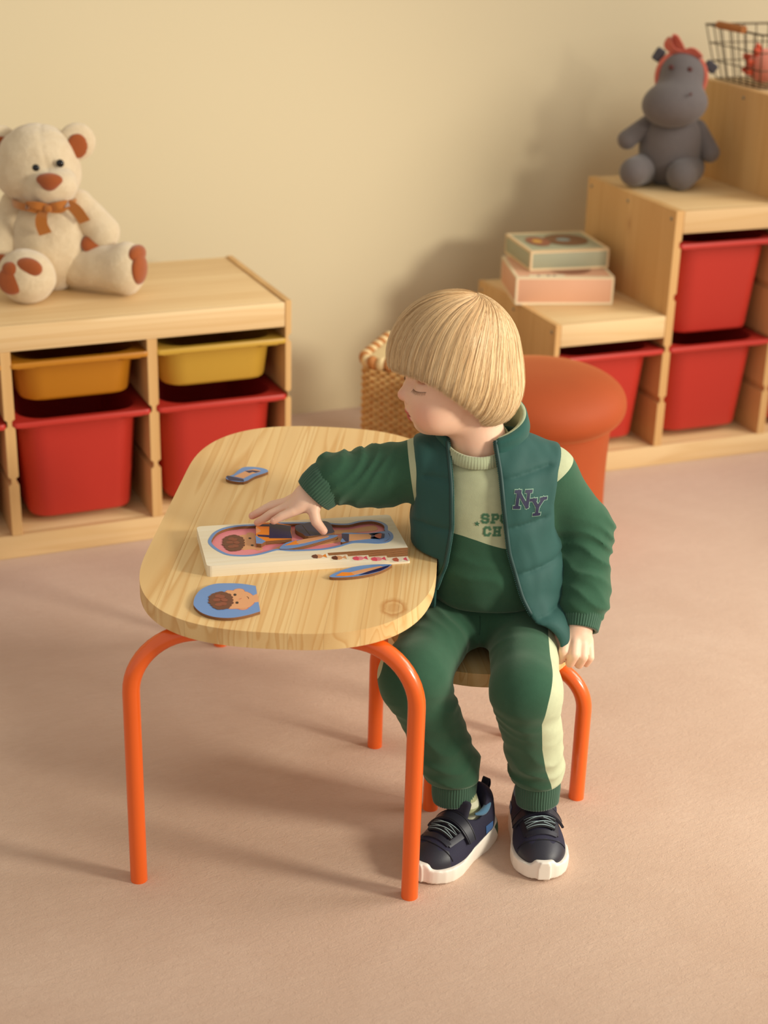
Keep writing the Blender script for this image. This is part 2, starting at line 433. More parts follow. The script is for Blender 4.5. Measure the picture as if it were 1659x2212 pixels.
def screw_at(x, y, z):
    V, F = [], []
    n = 10
    for r, dx in ((0.0045, 0), (0.0045, -0.0008), (0.002, -0.0012)):
        for k in range(n): a = 2*math.pi*k/n; V.append((x+dx, y+r*math.cos(a), z+r*math.sin(a)))
    for i in range(2):
        for k in range(n): F.append((i*n+k, i*n+(k+1) % n, (i+1)*n+(k+1) % n, (i+1)*n+k))
    F.append(tuple(2*n+k for k in range(n)))
    mesh_obj('screw', V, F, SCREW, ru)
for xx, h in ((0.0, RL), (x1-TD/2, RM), (x2-TD/2, RH)):
    for yy in (0.02, 0.23, 0.42): screw_at(xx, yy, h-0.022)

# ------------------------------------------------------------------ plastic bins
def bin_mat(name, col): return plain(name, col, 0.38, (260, 0.04, 0.0006), Specular_IOR_Level=0.4)
RED, MUS_SHADE, MUS = bin_mat('red_plastic', '#BF352A'), bin_mat('mustard_shaded_plastic', '#BC7A1C'), bin_mat('mustard_plastic', '#C79D3A')  # ochre colour is the mustard plastic with the child's shadow painted in
def make_bin(name, label, H, mat, group):
    t = thing(name, label, 'storage bin', group=group)   # origin: centre of the front of the rim, rim top at z=0.006
    W, D = 0.298, 0.415
    cy = D/2
    def ring(w, d, r, z): return [(x, y, z) for x, y in rrect(w, d, r, 7, 0, cy)]
    wt, dt = 0.258, 0.372
    wb, db = (0.228, 0.335) if H > 0.15 else (0.238, 0.35)
    zb = -H
    R = [ring(wb-0.02, db-0.02, 0.040, zb), ring(wb-0.006, db-0.006, 0.046, zb+0.003), ring(wb, db, 0.050, zb+0.010), ring(wt, dt, 0.055, -0.006),
         ring(wt-0.005, dt-0.005, 0.053, -0.004), ring(wb-0.006, db-0.006, 0.046, zb+0.014), ring(wb-0.03, db-0.03, 0.035, zb+0.006)]
    loft('tub', R, mat, t)
    Rr = [ring(wt-0.006, dt-0.006, 0.055, -0.0055), ring(W-0.006, D-0.006, 0.012, -0.0055), ring(W-0.001, D-0.001, 0.012, -0.0105), ring(W, D, 0.012, -0.0045),
          ring(W-0.003, D-0.003, 0.012, 0.0), ring(wt+0.012, dt+0.012, 0.062, 0.0005), ring(wt-0.004, dt-0.004, 0.056, -0.002)]
    n = len(Rr[0]); V = [p for r in Rr for p in r]; F = []
    m = len(Rr)
    for i in range(m):
        for k in range(n): F.append((i*n+k, i*n+(k+1) % n, ((i+1) % m)*n+(k+1) % n, ((i+1) % m)*n+k))
    mesh_obj('rim', V, F, mat, t, True, sharp=45)
    for sx in (-1, 1):
        box('tab', (sx*0.112-0.019, 0.010, -0.0165), (sx*0.112+0.019, 0.022, -0.0100), mat, t, 0.002)
    return t
bins = []
bins.append(('small yellow plastic bin coloured darker for shade, upper left beside the mustard one', 'shaded_mustard_bin', 0.095, MUS_SHADE, None))
small = make_bin('storage_bin', 'small yellow plastic bin, coloured darker for shade, above a red bin in the low unit', 0.098, MUS_SHADE, 'bins in the low storage unit')
def place(o, xc_, z, front=-0.003, root=None):
    o.location = (xc_, front, z); return o
cL = [(xa+0.014+xb-TD/2)/2, (xb+xc)/2, (xc+TD/2-0.014)/2]
place(small, cL[1], SL[2])
b2 = copy_tree(small); place(b2, cL[2], SL[2]); b2['label'] = 'small mustard yellow bin at the right end of the low unit'
for c in b2.children: c.data = c.data.copy(); c.data.materials[0] = MUS
b3 = copy_tree(small); place(b3, cL[0], SL[2]); b3['label'] = 'small yellow bin, coloured darker for shade, cut off by the left photo edge'
big = make_bin('storage_bin', 'large red bin under the shade-coloured yellow bin in the low unit', 0.238, RED, 'bins in the low storage unit')
place(big, cL[1], SL[1])
for xcc, lab in ((cL[2], 'large red bin under the mustard bin, partly behind the table'), (cL[0], 'large red bin cut off by the left photo edge')):
    b = copy_tree(big); place(b, xcc, SL[1]); b['label'] = lab
def place_r(xc_, z, lab):
    b = copy_tree(big); p = Matrix.Rotation(-0.026, 4, 'Z') @ Vector((xc_, -0.003, 0))
    b.location = (0.6768+p.x, 0.0267+p.y, z); b.rotation_euler = (0, 0, -0.026); b['label'] = lab; b['group'] = 'bins in the stepped storage unit'; return b
place_r((0.014+x1-TD/2)/2, SR[1], 'red bin in the lowest step, partly hidden by the orange mushroom pouf')
place_r((x1+x2)/2, SR[1], 'red bin at the bottom of the middle step column')
place_r((x1+x2)/2, SR[3], 'red bin directly under the shelf with the grey hippo')
place_r((x2+TD/2+x3-0.014)/2, SR[1], 'red bin cut off by the right photo edge')

# ------------------------------------------------------------------ table and stool
ORANGE = NT('orange_lacquer').set(Base_Color=lin('#F0641A'), Roughness=0.28, Coat_Weight=0.35, Coat_Roughness=0.12).m
TOPW = pine('tabletop_pine', 1, base='#E6BC7C', dark='#C68A45', light='#F0D29A', scale=1.15, knots=False, grain=0.75, rings=13.0, zs=5.0, stretch=0.28)
TOPK = pine('tabletop_pine_knotty', 1, base='#E6BC7C', dark='#C68A45', light='#F0D29A', scale=1.15, knots=False, grain=0.75, rings=13.0, zs=5.0, stretch=0.28, knot_at=(0.163, 0.060, 0.026))
def end_shape(hw, hl, a, n, cy, steps=28):
    pts = []
    for s0, s1 in ((1, 1), (-1, 1), (-1, -1), (1, -1)):
        seg = []
        for k in range(steps+1):
            t = math.pi/2*k/steps
            x = hw*math.cos(t)**(2/n); y = a*math.sin(t)**(2/n)
            seg.append((s0*x, cy+s1*(hl-a+y)))
        if (s0*s1) < 0: seg = seg[::-1]
        pts += seg
    out = []
    for p in pts:
        if not out or (abs(p[0]-out[-1][0])+abs(p[1]-out[-1][1])) > 1e-5: out.append(p)
    return out
def clip(poly, xmin, xmax):
    def half(P, f, inter):
        O = []
        for i in range(len(P)):
            a, b = P[i], P[(i+1) % len(P)]
            if f(a): O.append(a)
            if f(a) != f(b): O.append(inter(a, b))
        return O
    def at(x): return lambda a, b: (x, a[1]+(b[1]-a[1])*(x-a[0])/(b[0]-a[0]))
    P = half(poly, lambda p: p[0] >= xmin, at(xmin))
    return half(P, lambda p: p[0] <= xmax, at(xmax)) if P else P
TZ = 0.445
tb = thing('table', 'childrens pine table with rounded ends and bent orange tube legs', 'table', (-0.491, -1.2895, 0), -math.atan2(0.449, 0.894))
outl = end_shape(0.2185, 0.411, 0.25, 2.6, 0.376)
top = bpy.data.objects.new('tabletop', None); COL.objects.link(top); top.parent = tb; top.empty_display_size = 0.02
wst = 0.0486; k0 = -4.5
for k in range(9):
    a, b = (k0+k)*wst, (k0+k+1)*wst
    pl = clip(outl, a+0.00008, b-0.00008)
    if len(pl) > 3:
        pl2 = []
        for p in pl:
            if not pl2 or math.dist(p, pl2[-1]) > 4e-4: pl2.append(p)
        st = prism('stave', pl2, 2, TZ-0.025, TZ, TOPK if k in (7, 8) else TOPW, top, 0.0, 1)
def leg_path(x, y, dirx, diry, ztop, rb, splay=0.0, inner=0.10):
    """from under the top outwards, round the bend and down"""
    d = np.array([dirx, diry, 0.0]); d /= np.linalg.norm(d); z = np.array([0, 0, 1.0])
    base = np.array([x, y, 0.0]); top_ = base+z*ztop
    pts = [top_-d*inner, top_-d*(rb+0.02), top_-d*rb]
    for k in range(1, 13):
        t = math.pi/2*k/12; pts.append(top_-d*rb+d*rb*math.sin(t)-z*rb*(1-math.cos(t)))
    for k in range(1, 9): pts.append(base+z*(ztop-rb)*(1-k/8)+d*splay*(k/8)-z*0.004*(k/8))
    return pts
for sx in (-1, 1):
    for y, dy in ((0.0, -0.35), (0.752, 0.35)):
        tube('leg', leg_path(sx*0.2025, y, sx, dy, 0.4055, 0.085), 0.0127, ORANGE, tb, 20)
# stool
sl_ = thing('stool', 'low round pine stool with orange tube legs under the seated child', 'stool', (-0.0715, -1.105, 0), -0.25)
stv = [(0.150*math.cos(2*math.pi*k/64), 0.150*math.sin(2*math.pi*k/64)) for k in range(64)]
seat = bpy.data.objects.new('seat', None); COL.objects.link(seat); seat.parent = sl_
for k in range(6):
    pl = clip(stv, -0.15+0.05*k+0.0001, -0.15+0.05*(k+1)-0.0001)
    prism('stave', pl, 2, 0.245, 0.268, TOPW, seat, 0.0, 1)
LR = 0.118
for wx, wy in ((0.053, -1.237), (-0.185, -1.180), (-0.196, -0.973), (0.042, -1.03)):
    p = Matrix.Rotation(0.25, 4, 'Z') @ Vector((wx+0.0715, wy+1.105, 0))
    tube('leg', leg_path(p.x, p.y, p.x, p.y, 0.231, 0.065, inner=0.09), 0.0127, ORANGE, sl_, 18)

# ------------------------------------------------------------------ puzzle on the table (board-local millimetres)
PZL = {
 'hole': [(16,84),(20,100),(29,118),(43,130),(59,135),(74,136),(91,135),(112,138),(133,136),(157,133),(181,130),(196,127),(213,119),(233,116),(252,123),(270,124),(281,116),(286,103),(283,86),(287,74),(285,58),(276,46),(263,44),(249,48),(229,52),(216,49),(200,41),(176,35),(148,36),(129,38),(113,44),(103,43),(84,34),(67,30),(50,32),(36,38),(26,52),(19,68)],
 'shirt': [(90,129),(94,140),(118,139),(143,122),(136,72),(115,71),(96,70),(88,61),(81,64)],
 'bib': [(112,136),(143,121),(139,101),(137,74),(103,80)],
 'neck': [(89,126),(93,116),(94,108),(86,101)],
 'shirtblue': [(84,93),(96,70),(89,62),(81,64)],
 'strap1': [(90,135),(111,132),(110,124),(89,128)],
 'strap2': [(87,96),(105,91),(104,83),(88,89)],
 'shorts': [(148,112),(152,121),(180,129),(197,129),(204,118),(204,98),(201,82),(162,76),(155,87),(148,100)],
 'arm': [(113,44),(126,62),(146,69),(164,72),(188,79),(206,78),(205,72),(182,60),(150,46),(130,40),(119,40)],
 'sleeve': [(122,52),(142,68),(144,61),(144,53)],
 'armskin': [(144,66),(166,73),(191,77),(191,72),(165,61),(144,54)],
 'legskin': [(207,108),(231,107),(263,115),(274,115),(273,98),(239,95),(204,93)],
 'sandleg': [(208,54),(220,53),(248,47),(266,43),(277,48),(285,58),(286,74),(282,83),(256,79),(227,86),(216,85),(214,70)],
 'hem': [(215,84),(226,81),(220,53),(216,53),(213,69)],
 'shin': [(226,80),(260,75),(256,58),(221,55)],
 'sandal': [(256,76),(263,70),(274,77),(280,72),(276,58),(268,54),(262,64),(255,59),(259,68)],
 'toes': [(264,69),(273,74),(275,71),(271,58),(268,57),(263,63)],
 'face': [(62,111),(68,113),(77,113),(87,112),(79,56),(71,58),(61,57),(56,64),(57,88)],
 'body': [(104,52),(135,73),(176,82),(214,80),(212,66),(184,58),(168,57),(132,53)],
 'pts': [(79,114),(84,58),(49,87),(76,98),(76,72),(39,89),(48,107),(56,110),(61,104),(40,70),(48,62),(57,59),(65,57),(36,91),(47,85),(56,84)],
 'tabs': [(180,22),(210,16),(240,6),(265,-4),(300,-13)],
 'tabface': [(165,14),(194,7),(225,-1),(251,-9),(278,-18)],
 'head': [(-49,16),(-40,35),(-26,52),(-6,61),(14,57),(33,48),(49,35),(29,-44),(8,-49),(-15,-49),(-35,-39),(-48,-21),(-52,1)],
 'hface': [(2,31),(15,30),(31,20),(35,2),(32,-10),(27,-19),(15,-28),(0,-25),(-11,-16)],
 'hneck': [(35,6),(43,10),(37,-15),(29,-15)],
 'hp': [(21,27),(10,-24),(12,17),(7,-8),(15,2),(25,2),(-14,9),(-16,29),(-5,31),(5,27),(-25,8),(-23,21),(-26,-11),(-16,-17),(-7,-17),(-13,9),(-5,6)],
 'sliver': [(160,29),(178,40),(204,47),(232,46),(260,37),(258,32),(239,21),(217,16),(191,16),(168,22)],
 'slsleeve': [(169,27),(182,35),(194,30),(196,21),(181,22)],
 'slskin': [(192,31),(217,35),(243,36),(247,32),(220,25),(196,21)],
 'slnavy': [(220,25),(247,32),(258,34),(253,29),(238,21),(217,17),(202,18)],
 'foot': [(136,449),(150,454),(166,472),(178,481),(192,478),(208,465),(210,448),(182,435),(157,418),(136,433)],
 'fhem': [(136,449),(140,453),(160,429),(158,419),(136,433)],
 'fskin': [(149,446),(176,464),(192,467),(200,457),(196,451),(182,447),(161,432)],
 'fsandal': [(174,463),(187,462),(198,453),(189,450),(185,455),(178,452)],
}

WOODL = pine('birch_ply', 0, base='#F0E2C4', dark='#E2CFA6', light='#F5EBD4', scale=1.2, knots=False)
def layered(name):
    m = NT(name); w = m.math('FRACT', m.math('MULTIPLY', m.add('ShaderNodeSeparateXYZ', {0: m.coord()}).outputs[2], 620.0))
    m.set(Base_Color=m.mix(m.ramp(w, [(0.3, (0, 0, 0, 1)), (0.55, (1, 1, 1, 1))]), lin('#5A3318'), lin('#9C6A3C')), Roughness=0.7); return m.m
BURN = layered('burnt_plywood_edge')
PB, PP, PN, PO, PS, PH1, PH2, PW, PL = [plain('print_'+n, c, 0.42) for n, c in (('blue', '#6C92C8'), ('pink', '#EE8E96'), ('navy', '#1D2050'), ('orange', '#F08A22'), ('skin', '#DFA070'), ('hair', '#6B3A26'), ('hair_red', '#8A4630'), ('cream', '#F3E6D0'), ('dark', '#2A1A18'))]
PNG_, PLINE = plain('print_pale_skin', '#EFC09A', 0.42), plain('print_line', '#C0604A', 0.45)
PRED = plain('print_red', '#E4546A', 0.45)
def mm(poly): return [(x/1000, y/1000) for x, y in poly]
def smooth_closed(poly, n=4):
    P = [np.array(p, float) for p in poly]; m = len(P); out = []
    for i in range(m):
        p0, p1, p2, p3 = P[i-1], P[i], P[(i+1) % m], P[(i+2) % m]
        for k in range(n):
            t = k/n; q = 0.5*(2*p1+(p2-p0)*t+(2*p0-5*p1+4*p2-p3)*t*t+(3*p1-p0-3*p2+p3)*t**3); out.append((float(q[0]), float(q[1])))
    return out
def sharp_corners(P, idx):
    Q = P[idx[1]:]+P[:idx[1]]; return [(float(q[0]), float(q[1])) for q in spline([(x, y, 0) for x, y in Q], 5)]
def area2(P): return sum(P[i][0]*P[(i+1) % len(P)][1]-P[(i+1) % len(P)][0]*P[i][1] for i in range(len(P)))
def offset(poly, d):
    P = poly if area2(poly) > 0 else poly[::-1]; m = len(P); out = []
    for i in range(m):
        a, b = np.array(P[i-1]), np.array(P[(i+1) % m]); t = b-a; t /= np.linalg.norm(t)+1e-9
        out.append((P[i][0]+t[1]*d, P[i][1]-t[0]*d))
    return out
_FC = [0]
def flat(name, poly, z0, z1, mat, parent, side=None):
    """a thin cut-out piece; side gives its cut edge another material"""
    _FC[0] += 1; z1 += 0.000002*(_FC[0] % 37)
    bm = bmesh.new(); P = poly if area2(poly) > 0 else poly[::-1]
    B = [bm.verts.new((x, y, z0)) for x, y in P]; T = [bm.verts.new((x, y, z1)) for x, y in P]; n = len(P)
    f = bm.faces.new(T); f.material_index = 0; g = bm.faces.new(B[::-1]); g.material_index = 0
    for i in range(n):
        q = bm.faces.new((B[i], B[(i+1) % n], T[(i+1) % n], T[i])); q.material_index = 1 if side else 0
    bmesh.ops.triangulate(bm, faces=[f, g])
    return bm_obj(name, bm, [mat, side] if side else mat, parent, False)
def with_hole(name, outer, hole, z0, z1, mats, parent):
    bm = bmesh.new()
    def loop(P, z): return [bm.verts.new((x, y, z)) for x, y in P]
    for z in (z0, z1):
        es = []
        L1, L2 = loop(outer, z), loop(hole, z)
        for L in (L1, L2): es += [bm.edges.new((L[i], L[(i+1) % len(L)])) for i in range(len(L))]
        bmesh.ops.triangle_fill(bm, edges=es, use_beauty=True, use_dissolve=False)
        if z == z0: lo = (L1, L2)
        else: hi = (L1, L2)
    for j in (0, 1):
        n = len(lo[j])
        for i in range(n):
            q = bm.faces.new((lo[j][i], lo[j][(i+1) % n], hi[j][(i+1) % n], hi[j][i])); q.material_index = j
    return bm_obj(name, bm, mats, parent, False)
def disc(cx, cy, rx, ry=None, n=16, rot=0):
    ry = ry or rx; c, s = math.cos(rot), math.sin(rot)
    return [(cx+rx*math.cos(2*math.pi*k/n)*c-ry*math.sin(2*math.pi*k/n)*s, cy+rx*math.cos(2*math.pi*k/n)*s+ry*math.sin(2*math.pi*k/n)*c) for k in range(n)]
EPS = 0.00025
pb = thing('puzzle_board', 'pale wooden layered puzzle board under the childs reaching hand', 'puzzle', (-0.535, -1.125, TZ), -0.184)
LT = [0.0045, 0.00325, 0.00325, 0.00325, 0.00325]; zt = 0.0175
ends = (181, 211, 243, 271, 304); NY = 18.5; hole = smooth_closed(mm(PZL['hole']), 3)
def board_outline(xe, last):
    c = 7; o = []
    for k in range(5): a = math.pi+math.pi/2*k/4; o.append((c+c*math.cos(a), c+c*math.sin(a)))
    if last: 
        for k in range(5): a = -math.pi/2+math.pi/2*k/4; o.append((304-4+4*math.cos(a), 4+4*math.sin(a)))
    else: o += [(xe, 0), (xe, NY), (304, NY)]
    for k in range(5): a = math.pi/2*k/4; o.append((304-c+c*math.cos(a), 146-c+c*math.sin(a)))
    for k in range(5): a = math.pi/2+math.pi/2*k/4; o.append((c+c*math.cos(a), 146-c+c*math.sin(a)))
    return mm(o)
z = zt
for i in range(5):
    ol = board_outline(ends[i], i == 4)
    ol = ol if area2(ol) > 0 else ol[::-1]
    if i == 0: o = with_hole('layer', ol, hole, z-LT[0]+0.00005, z, [WOODL, BURN], pb)
    else: o = flat('layer', ol, z-LT[i]+0.00005, z, WOODL, pb)
    if i < 4:   # scorched saw cut along the stepped corner
        me = o.data; k = len(me.materials)
        if BURN.name not in [m_.name for m_ in me.materials]: me.materials.append(BURN)
        bi = [m_.name for m_ in me.materials].index(BURN.name)
        for p in me.polygons:
            if abs(p.normal.y) > 0.9 and abs(p.center.y-NY/1000) < 0.002 and p.center.x > ends[i]/1000: p.material_index = bi
    # little picture on the step of this layer
    cx, cy = (ends[i]-15)/1000, 0.0085
    colA = (PH1, PH1, PRED, PRED, PLINE)[i]; colB = (PS, PS, PP, PP, PW)[i]
    tg = bpy.data.objects.new('step_picture', None); COL.objects.link(tg); tg.parent = pb
    flat('face_print', disc(cx, cy, 0.0062, 0.0066), z, z+EPS, colB, tg)
    flat('hair_print', [(cx-0.0085, cy-0.005), (cx-0.003, cy-0.007), (cx-0.001, cy), (cx-0.003, cy+0.007), (cx-0.0085, cy+0.005), (cx-0.0105, cy)], z, z+2*EPS, colA, tg)
    flat('shoulder_print', [(cx+0.006, cy-0.001), (cx+0.0115, cy-0.0065), (cx+0.0115, cy+0.0065), (cx+0.006, cy+0.001)], z, z+EPS, (PO, PS, PRED, PRED, PRED)[i], tg)
    z -= LT[i]
zf = zt-LT[0]
flat('recess_print', offset(hole, -0.0003), zf, zf+0.0002, PP, pb)
bm_ = [p for p in offset(hole, 0.0052)]
with_hole('blue_border', bm_, hole, zt, zt+EPS, [PB, PB], pb)
fz = zf+0.0002
def art(name, key, z0, z1, mat, parent=pb, side=None, sm=3):
    P = mm(PZL[key]); P = smooth_closed(P, sm) if sm else P
    return flat(name, P, z0, z1, mat, parent, side)
def curls(parent, cx, cy, rx, ry, rot, z):
    flat('hair_print', disc(cx, cy, rx, ry, 28, rot), z, z+0.0003, PH1, parent)
    c_, s_ = math.cos(rot), math.sin(rot)
    for i in range(17):
        a = 2*math.pi*i/17; u, v = rx*math.cos(a), ry*math.sin(a)
        flat('hair_print', disc(cx+u*c_-v*s_, cy+u*s_+v*c_, 0.0046+0.0014*((i*7) % 5)/4, None, 12), z+0.0001, z+0.00042, PH1, parent)
    for i, (u, v) in enumerate(((-0.45, 0.1), (0.1, 0.5), (0.2, -0.45), (-0.3, -0.55), (-0.25, 0.6), (0.35, 0.05))):
        flat('hair_print', disc(cx+rx*u*c_-ry*v*s_, cy+rx*u*s_+ry*v*c_, 0.0056, 0.0048, 12, i), z+0.0003, z+0.00055, PH2, parent)
art('face_print', 'face', fz, fz+0.0003, PS, pb, None, 0); art('body_print', 'body', fz, fz+0.0003, PS); art('leg_print', 'legskin', fz, fz+0.0003, PS)
pp = PZL['pts']
flat('ear_print', disc(pp[0][0]/1000, pp[0][1]/1000, 0.006), fz, fz+0.00025, PS, pb); flat('ear_print', disc(pp[1][0]/1000, pp[1][1]/1000, 0.006), fz, fz+0.00025, PS, pb)
curls(pb, 0.0495, 0.0845, 0.0125, 0.0250, -0.10, fz+0.0003)
for e in pp[3:5]:
    flat('eye_print', disc(e[0]/1000, e[1]/1000, 0.0022, 0.0030), fz+0.0003, fz+0.0005, PL, pb)
z1 = zt+0.0022
def piece(name, key, z0, z1, mat, sm=2):
    return art(name, key, z0, z1, mat, pb, BURN, sm)
sp = piece('torso_piece', 'shirt', fz+0.0005, z1, PO, 0)
for nm, key, mt, dz in (('bib_print', 'bib', PN, 1), ('neck_print', 'neck', PS, 1), ('background_print', 'shirtblue', PB, 1), ('strap_print', 'strap1', PN, 1), ('strap_print', 'strap2', PN, 1)):
    art(nm, key, z1, z1+EPS*dz, mt, sp, None, 0)
sh = piece('shorts_piece', 'shorts', fz+0.0005, z1+0.001, PN, 3)
flat('seam_print', mm([(160, 118), (161, 118), (166, 79), (165, 79)]), z1+0.001, z1+0.001+EPS, PL, sh)
ar = piece('arm_piece', 'arm', fz+0.0005, zt+0.0012, PB, 3)
art('sleeve_print', 'sleeve', zt+0.0012, zt+0.0012+EPS, PO, ar, None, 0); art('skin_print', 'armskin', zt+0.0012, zt+0.0012+EPS, PS, ar, None, 2)
sg = piece('leg_piece', 'sandleg', fz+0.0005, zt+0.0003, PB, 3)
zs = zt+0.0003
art('hem_print', 'hem', zs, zs+EPS, PN, sg, None, 0); art('skin_print', 'shin', zs, zs+EPS, PS, sg, None, 0); art('sandal_print', 'sandal', zs+EPS, zs+2*EPS, PN, sg, None, 0); art('toe_print', 'toes', zs+2*EPS, zs+3*EPS, PLINE, sg, None, 2)
# loose pieces
def loose(key, label, cx, cy):
    t = thing('puzzle_piece', label, 'puzzle piece', (-0.53+cx/1000, -1.22+cy/1000, TZ), 0, 'loose puzzle pieces on the table')
    return t, lambda k: [(x-cx, y-cy) for x, y in PZL[k]]
t, g = loose('head', 'round blue puzzle piece printed with a curly-haired face', -5, 5)
base = flat('wood_base', smooth_closed(mm(g('head')[:7]), 4)[:-4]+smooth_closed(mm(g('head')), 4)[28:], 0.0002, 0.0045, PB, t, BURN) if False else flat('wood_base', sharp_corners(mm(g('head')), (6, 7)), 0.0002, 0.0045, PB, t, BURN)
zz = 0.0045
flat('face_outline_print', offset(smooth_closed(mm(g('hface')), 3), 0.0007), zz, zz+EPS*0.6, PLINE, t); flat('face_print', smooth_closed(mm(g('hface')), 3), zz, zz+EPS, PS, t); flat('neck_print', mm(g('hneck')), zz, zz+EPS, PS, t)
hp = g('hp')
for e in hp[:2]:
    flat('ear_outline_print', disc(e[0]/1000, e[1]/1000, 0.0084), zz, zz+EPS*0.5, PLINE, t); flat('ear_print', disc(e[0]/1000, e[1]/1000, 0.0076), zz, zz+EPS*0.8, PS, t)
for e in hp[2:4]: flat('eye_print', disc(e[0]/1000, e[1]/1000, 0.0036, 0.0022, 14, 1.3), zz+EPS, zz+2*EPS, PL, t)
flat('nose_print', disc(hp[4][0]/1000, hp[4][1]/1000, 0.003, 0.0006, 10, 0.4), zz+EPS, zz+2*EPS, PLINE, t)
sm = [(hp[5][0]/1000+0.0015*math.cos(a), hp[5][1]/1000+0.004*math.sin(a)) for a in np.linspace(-1.3, 1.3, 8)]
flat('smile_print', sm+[(x+0.0008, y) for x, y in sm[::-1]], zz+EPS, zz+2*EPS, PL, t)
curls(t, -0.0070, 0.0010, 0.0130, 0.0235, -0.25, zz+EPS)
t, g = loose('sliver', 'slim leaf-shaped blue puzzle piece printed with an arm beside the board', 210, 30)
flat('wood_base', smooth_closed(mm(g('sliver')), 3), 0.0002, 0.0045, PB, t, BURN)
flat('skin_print', mm(g('slskin')), zz, zz+EPS, PS, t); flat('sleeve_print', mm(g('slsleeve')), zz, zz+2*EPS, PO, t); flat('navy_print', mm(g('slnavy')), zz, zz+1.5*EPS, PN, t)
t, g = loose('foot', 'blue puzzle piece printed with a sandalled foot near the far end', 173, 450)
flat('wood_base', smooth_closed(mm(g('foot')), 3), 0.0002, 0.0050, PB, t, BURN)
flat('skin_print', mm(g('fskin')), 0.005, 0.005+EPS, PS, t); flat('hem_print', mm(g('fhem')), 0.005, 0.005+EPS, PN, t); flat('sandal_print', mm(g('fsandal')), 0.005, 0.005+2*EPS, PN, t)

# ------------------------------------------------------------------ game boxes on the low step
def game_box(name, label, loc, rz, w, d, h, col, cream, pic):
    t = thing(name, label, 'box', loc, rz, 'game boxes on the low step')
    M1 = plain(name+'_card', col, 0.55, var=0.05); M2 = plain(name+'_border', cream, 0.55)
    box('box_body', (0.0012, 0.0012, 0.0), (w-0.0012, d-0.0012, h-0.0012), M1, t, 0.002)
    e = 0.0055
    for x0 in (0, w-e):
        for y0 in (0, d-0.0013): box('edge_strip', (x0, y0, 0.0), (x0+e, y0+0.0013, h), M2, t, 0)
        for z0 in (0.0, h-0.0014): pass
    for y0 in (0, d-e):
        for x0 in (0, w-0.0013): box('edge_strip', (x0, y0, 0.0), (x0+0.0013, y0+e, h), M2, t, 0)
    for z0 in (0, h-e):
        for y0 in (0, d-0.0013): box('edge_strip', (e, y0, z0), (w-e, y0+0.0013, z0+e), M2, t, 0)
        for x0 in (0, w-0.0013): box('edge_strip', (x0, e, z0), (x0+0.0013, d-e, z0+e), M2, t, 0)
    for a in ((0, 0, w, 0.010), (0, d-0.007, w, d), (0, 0.010, 0.007, d-0.007), (w-0.007, 0.010, w, d-0.007)):
        box('lid_border', (a[0], a[1], h-0.0014), (a[2], a[3], h+0.0002), M2, t, 0)
    pic(t, w, d, h)
    return t
BRN, BRD, BUF = plain('picture_brown', '#7E5636', 0.5), plain('picture_red_brown', '#9A5F44', 0.5), plain('picture_blue_grey', '#8A9690', 0.5)
YEL = plain('picture_yellow', '#D9A54A', 0.5); INK = plain('picture_ink', '#6A4A3A', 0.5)
def pic1(t, w, d, h):
    z = h+0.0002
    flat('picture_print', disc(w*0.63, d*0.55, w*0.27, d*0.30, 32), z, z+EPS, BRN, t); flat('picture_print', disc(w*0.60, d*0.56, w*0.09, d*0.09, 20), z+EPS, z+2*EPS, BUF, t)
    flat('picture_print', disc(w*0.26, d*0.52, w*0.14, d*0.25, 24), z, z+EPS, BRD, t); flat('picture_print', disc(w*0.25, d*0.52, w*0.06, d*0.09, 16), z+EPS, z+2*EPS, YEL, t)
def pic2(t, w, d, h):
    z = h+0.0002
    flat('title_print', [(w*0.14, 0.006), (w*0.5, 0.006), (w*0.5, 0.022), (w*0.14, 0.022)], z, z+EPS, plain('title_label', '#E8DDBC', 0.5), t)
    for i, x in enumerate((0.22, 0.32, 0.38)): flat('title_print', [(w*x, 0.009), (w*(x+0.03), 0.009), (w*(x+0.03), 0.018), (w*x, 0.018)], z+EPS, z+2*EPS, INK, t)
    flat('picture_print', disc(w*0.6, d*0.5, w*0.25, d*0.36, 24), z, z+EPS, BRD, t)
game_box('game_box', 'pink game box with cream edges under the sage one', (0.667, 0.222, RL), -0.302, 0.247, 0.215, 0.0695, '#E2AC8A', '#F2DDB8', pic2)
game_box('game_box', 'sage green game box with brown picture lid on top of the pink box', (0.725, 0.262, RL+0.0702), -0.145, 0.210, 0.195, 0.0500, '#A9A98C', '#EBCFA2', pic1)

# ------------------------------------------------------------------ mushroom pouf
def velvet(name, col):
    m = NT(name); v = m.coord(); c = lin(col)
    m.set(Base_Color=m.mix(m.noise(v, 7, 3), tuple(x*0.86 for x in c[:3])+(1,), tuple(min(1, x*1.1) for x in c[:3])+(1,)), Roughness=0.75, Sheen_Weight=0.4, Sheen_Roughness=0.35, Sheen_Tint=lin('#FFB070'))
    m.bump(m.noise(v, 500, 2), 0.15, 0.0006); return m.m
VEL = velvet('orange_velvet', '#A84612')
pf = thing('mushroom_pouf', 'rust orange velvet mushroom-shaped pouf behind the child', 'pouf', (0.492, -0.245, 0))
prof = []
for k in range(41):
    a = -math.pi/2+math.pi*k/40; r = 0.191*math.cos(a)**0.72; z = 0.316+(0.076 if a > 0 else 0.070)*(abs(math.sin(a))**0.9)*(1 if a > 0 else -1)
    prof.append((max(r, 0.001), z))
lathe('cap', prof, VEL, pf, 96)
st = [(0.001, 0.0), (0.150, 0.0), (0.158, 0.006), (0.161, 0.02)]+[(0.161-0.004*math.sin(math.pi*k/12), 0.02+0.255*k/12) for k in range(1, 13)]+[(0.150, 0.285), (0.001, 0.285)]
lathe('stem', st, VEL, pf, 96)
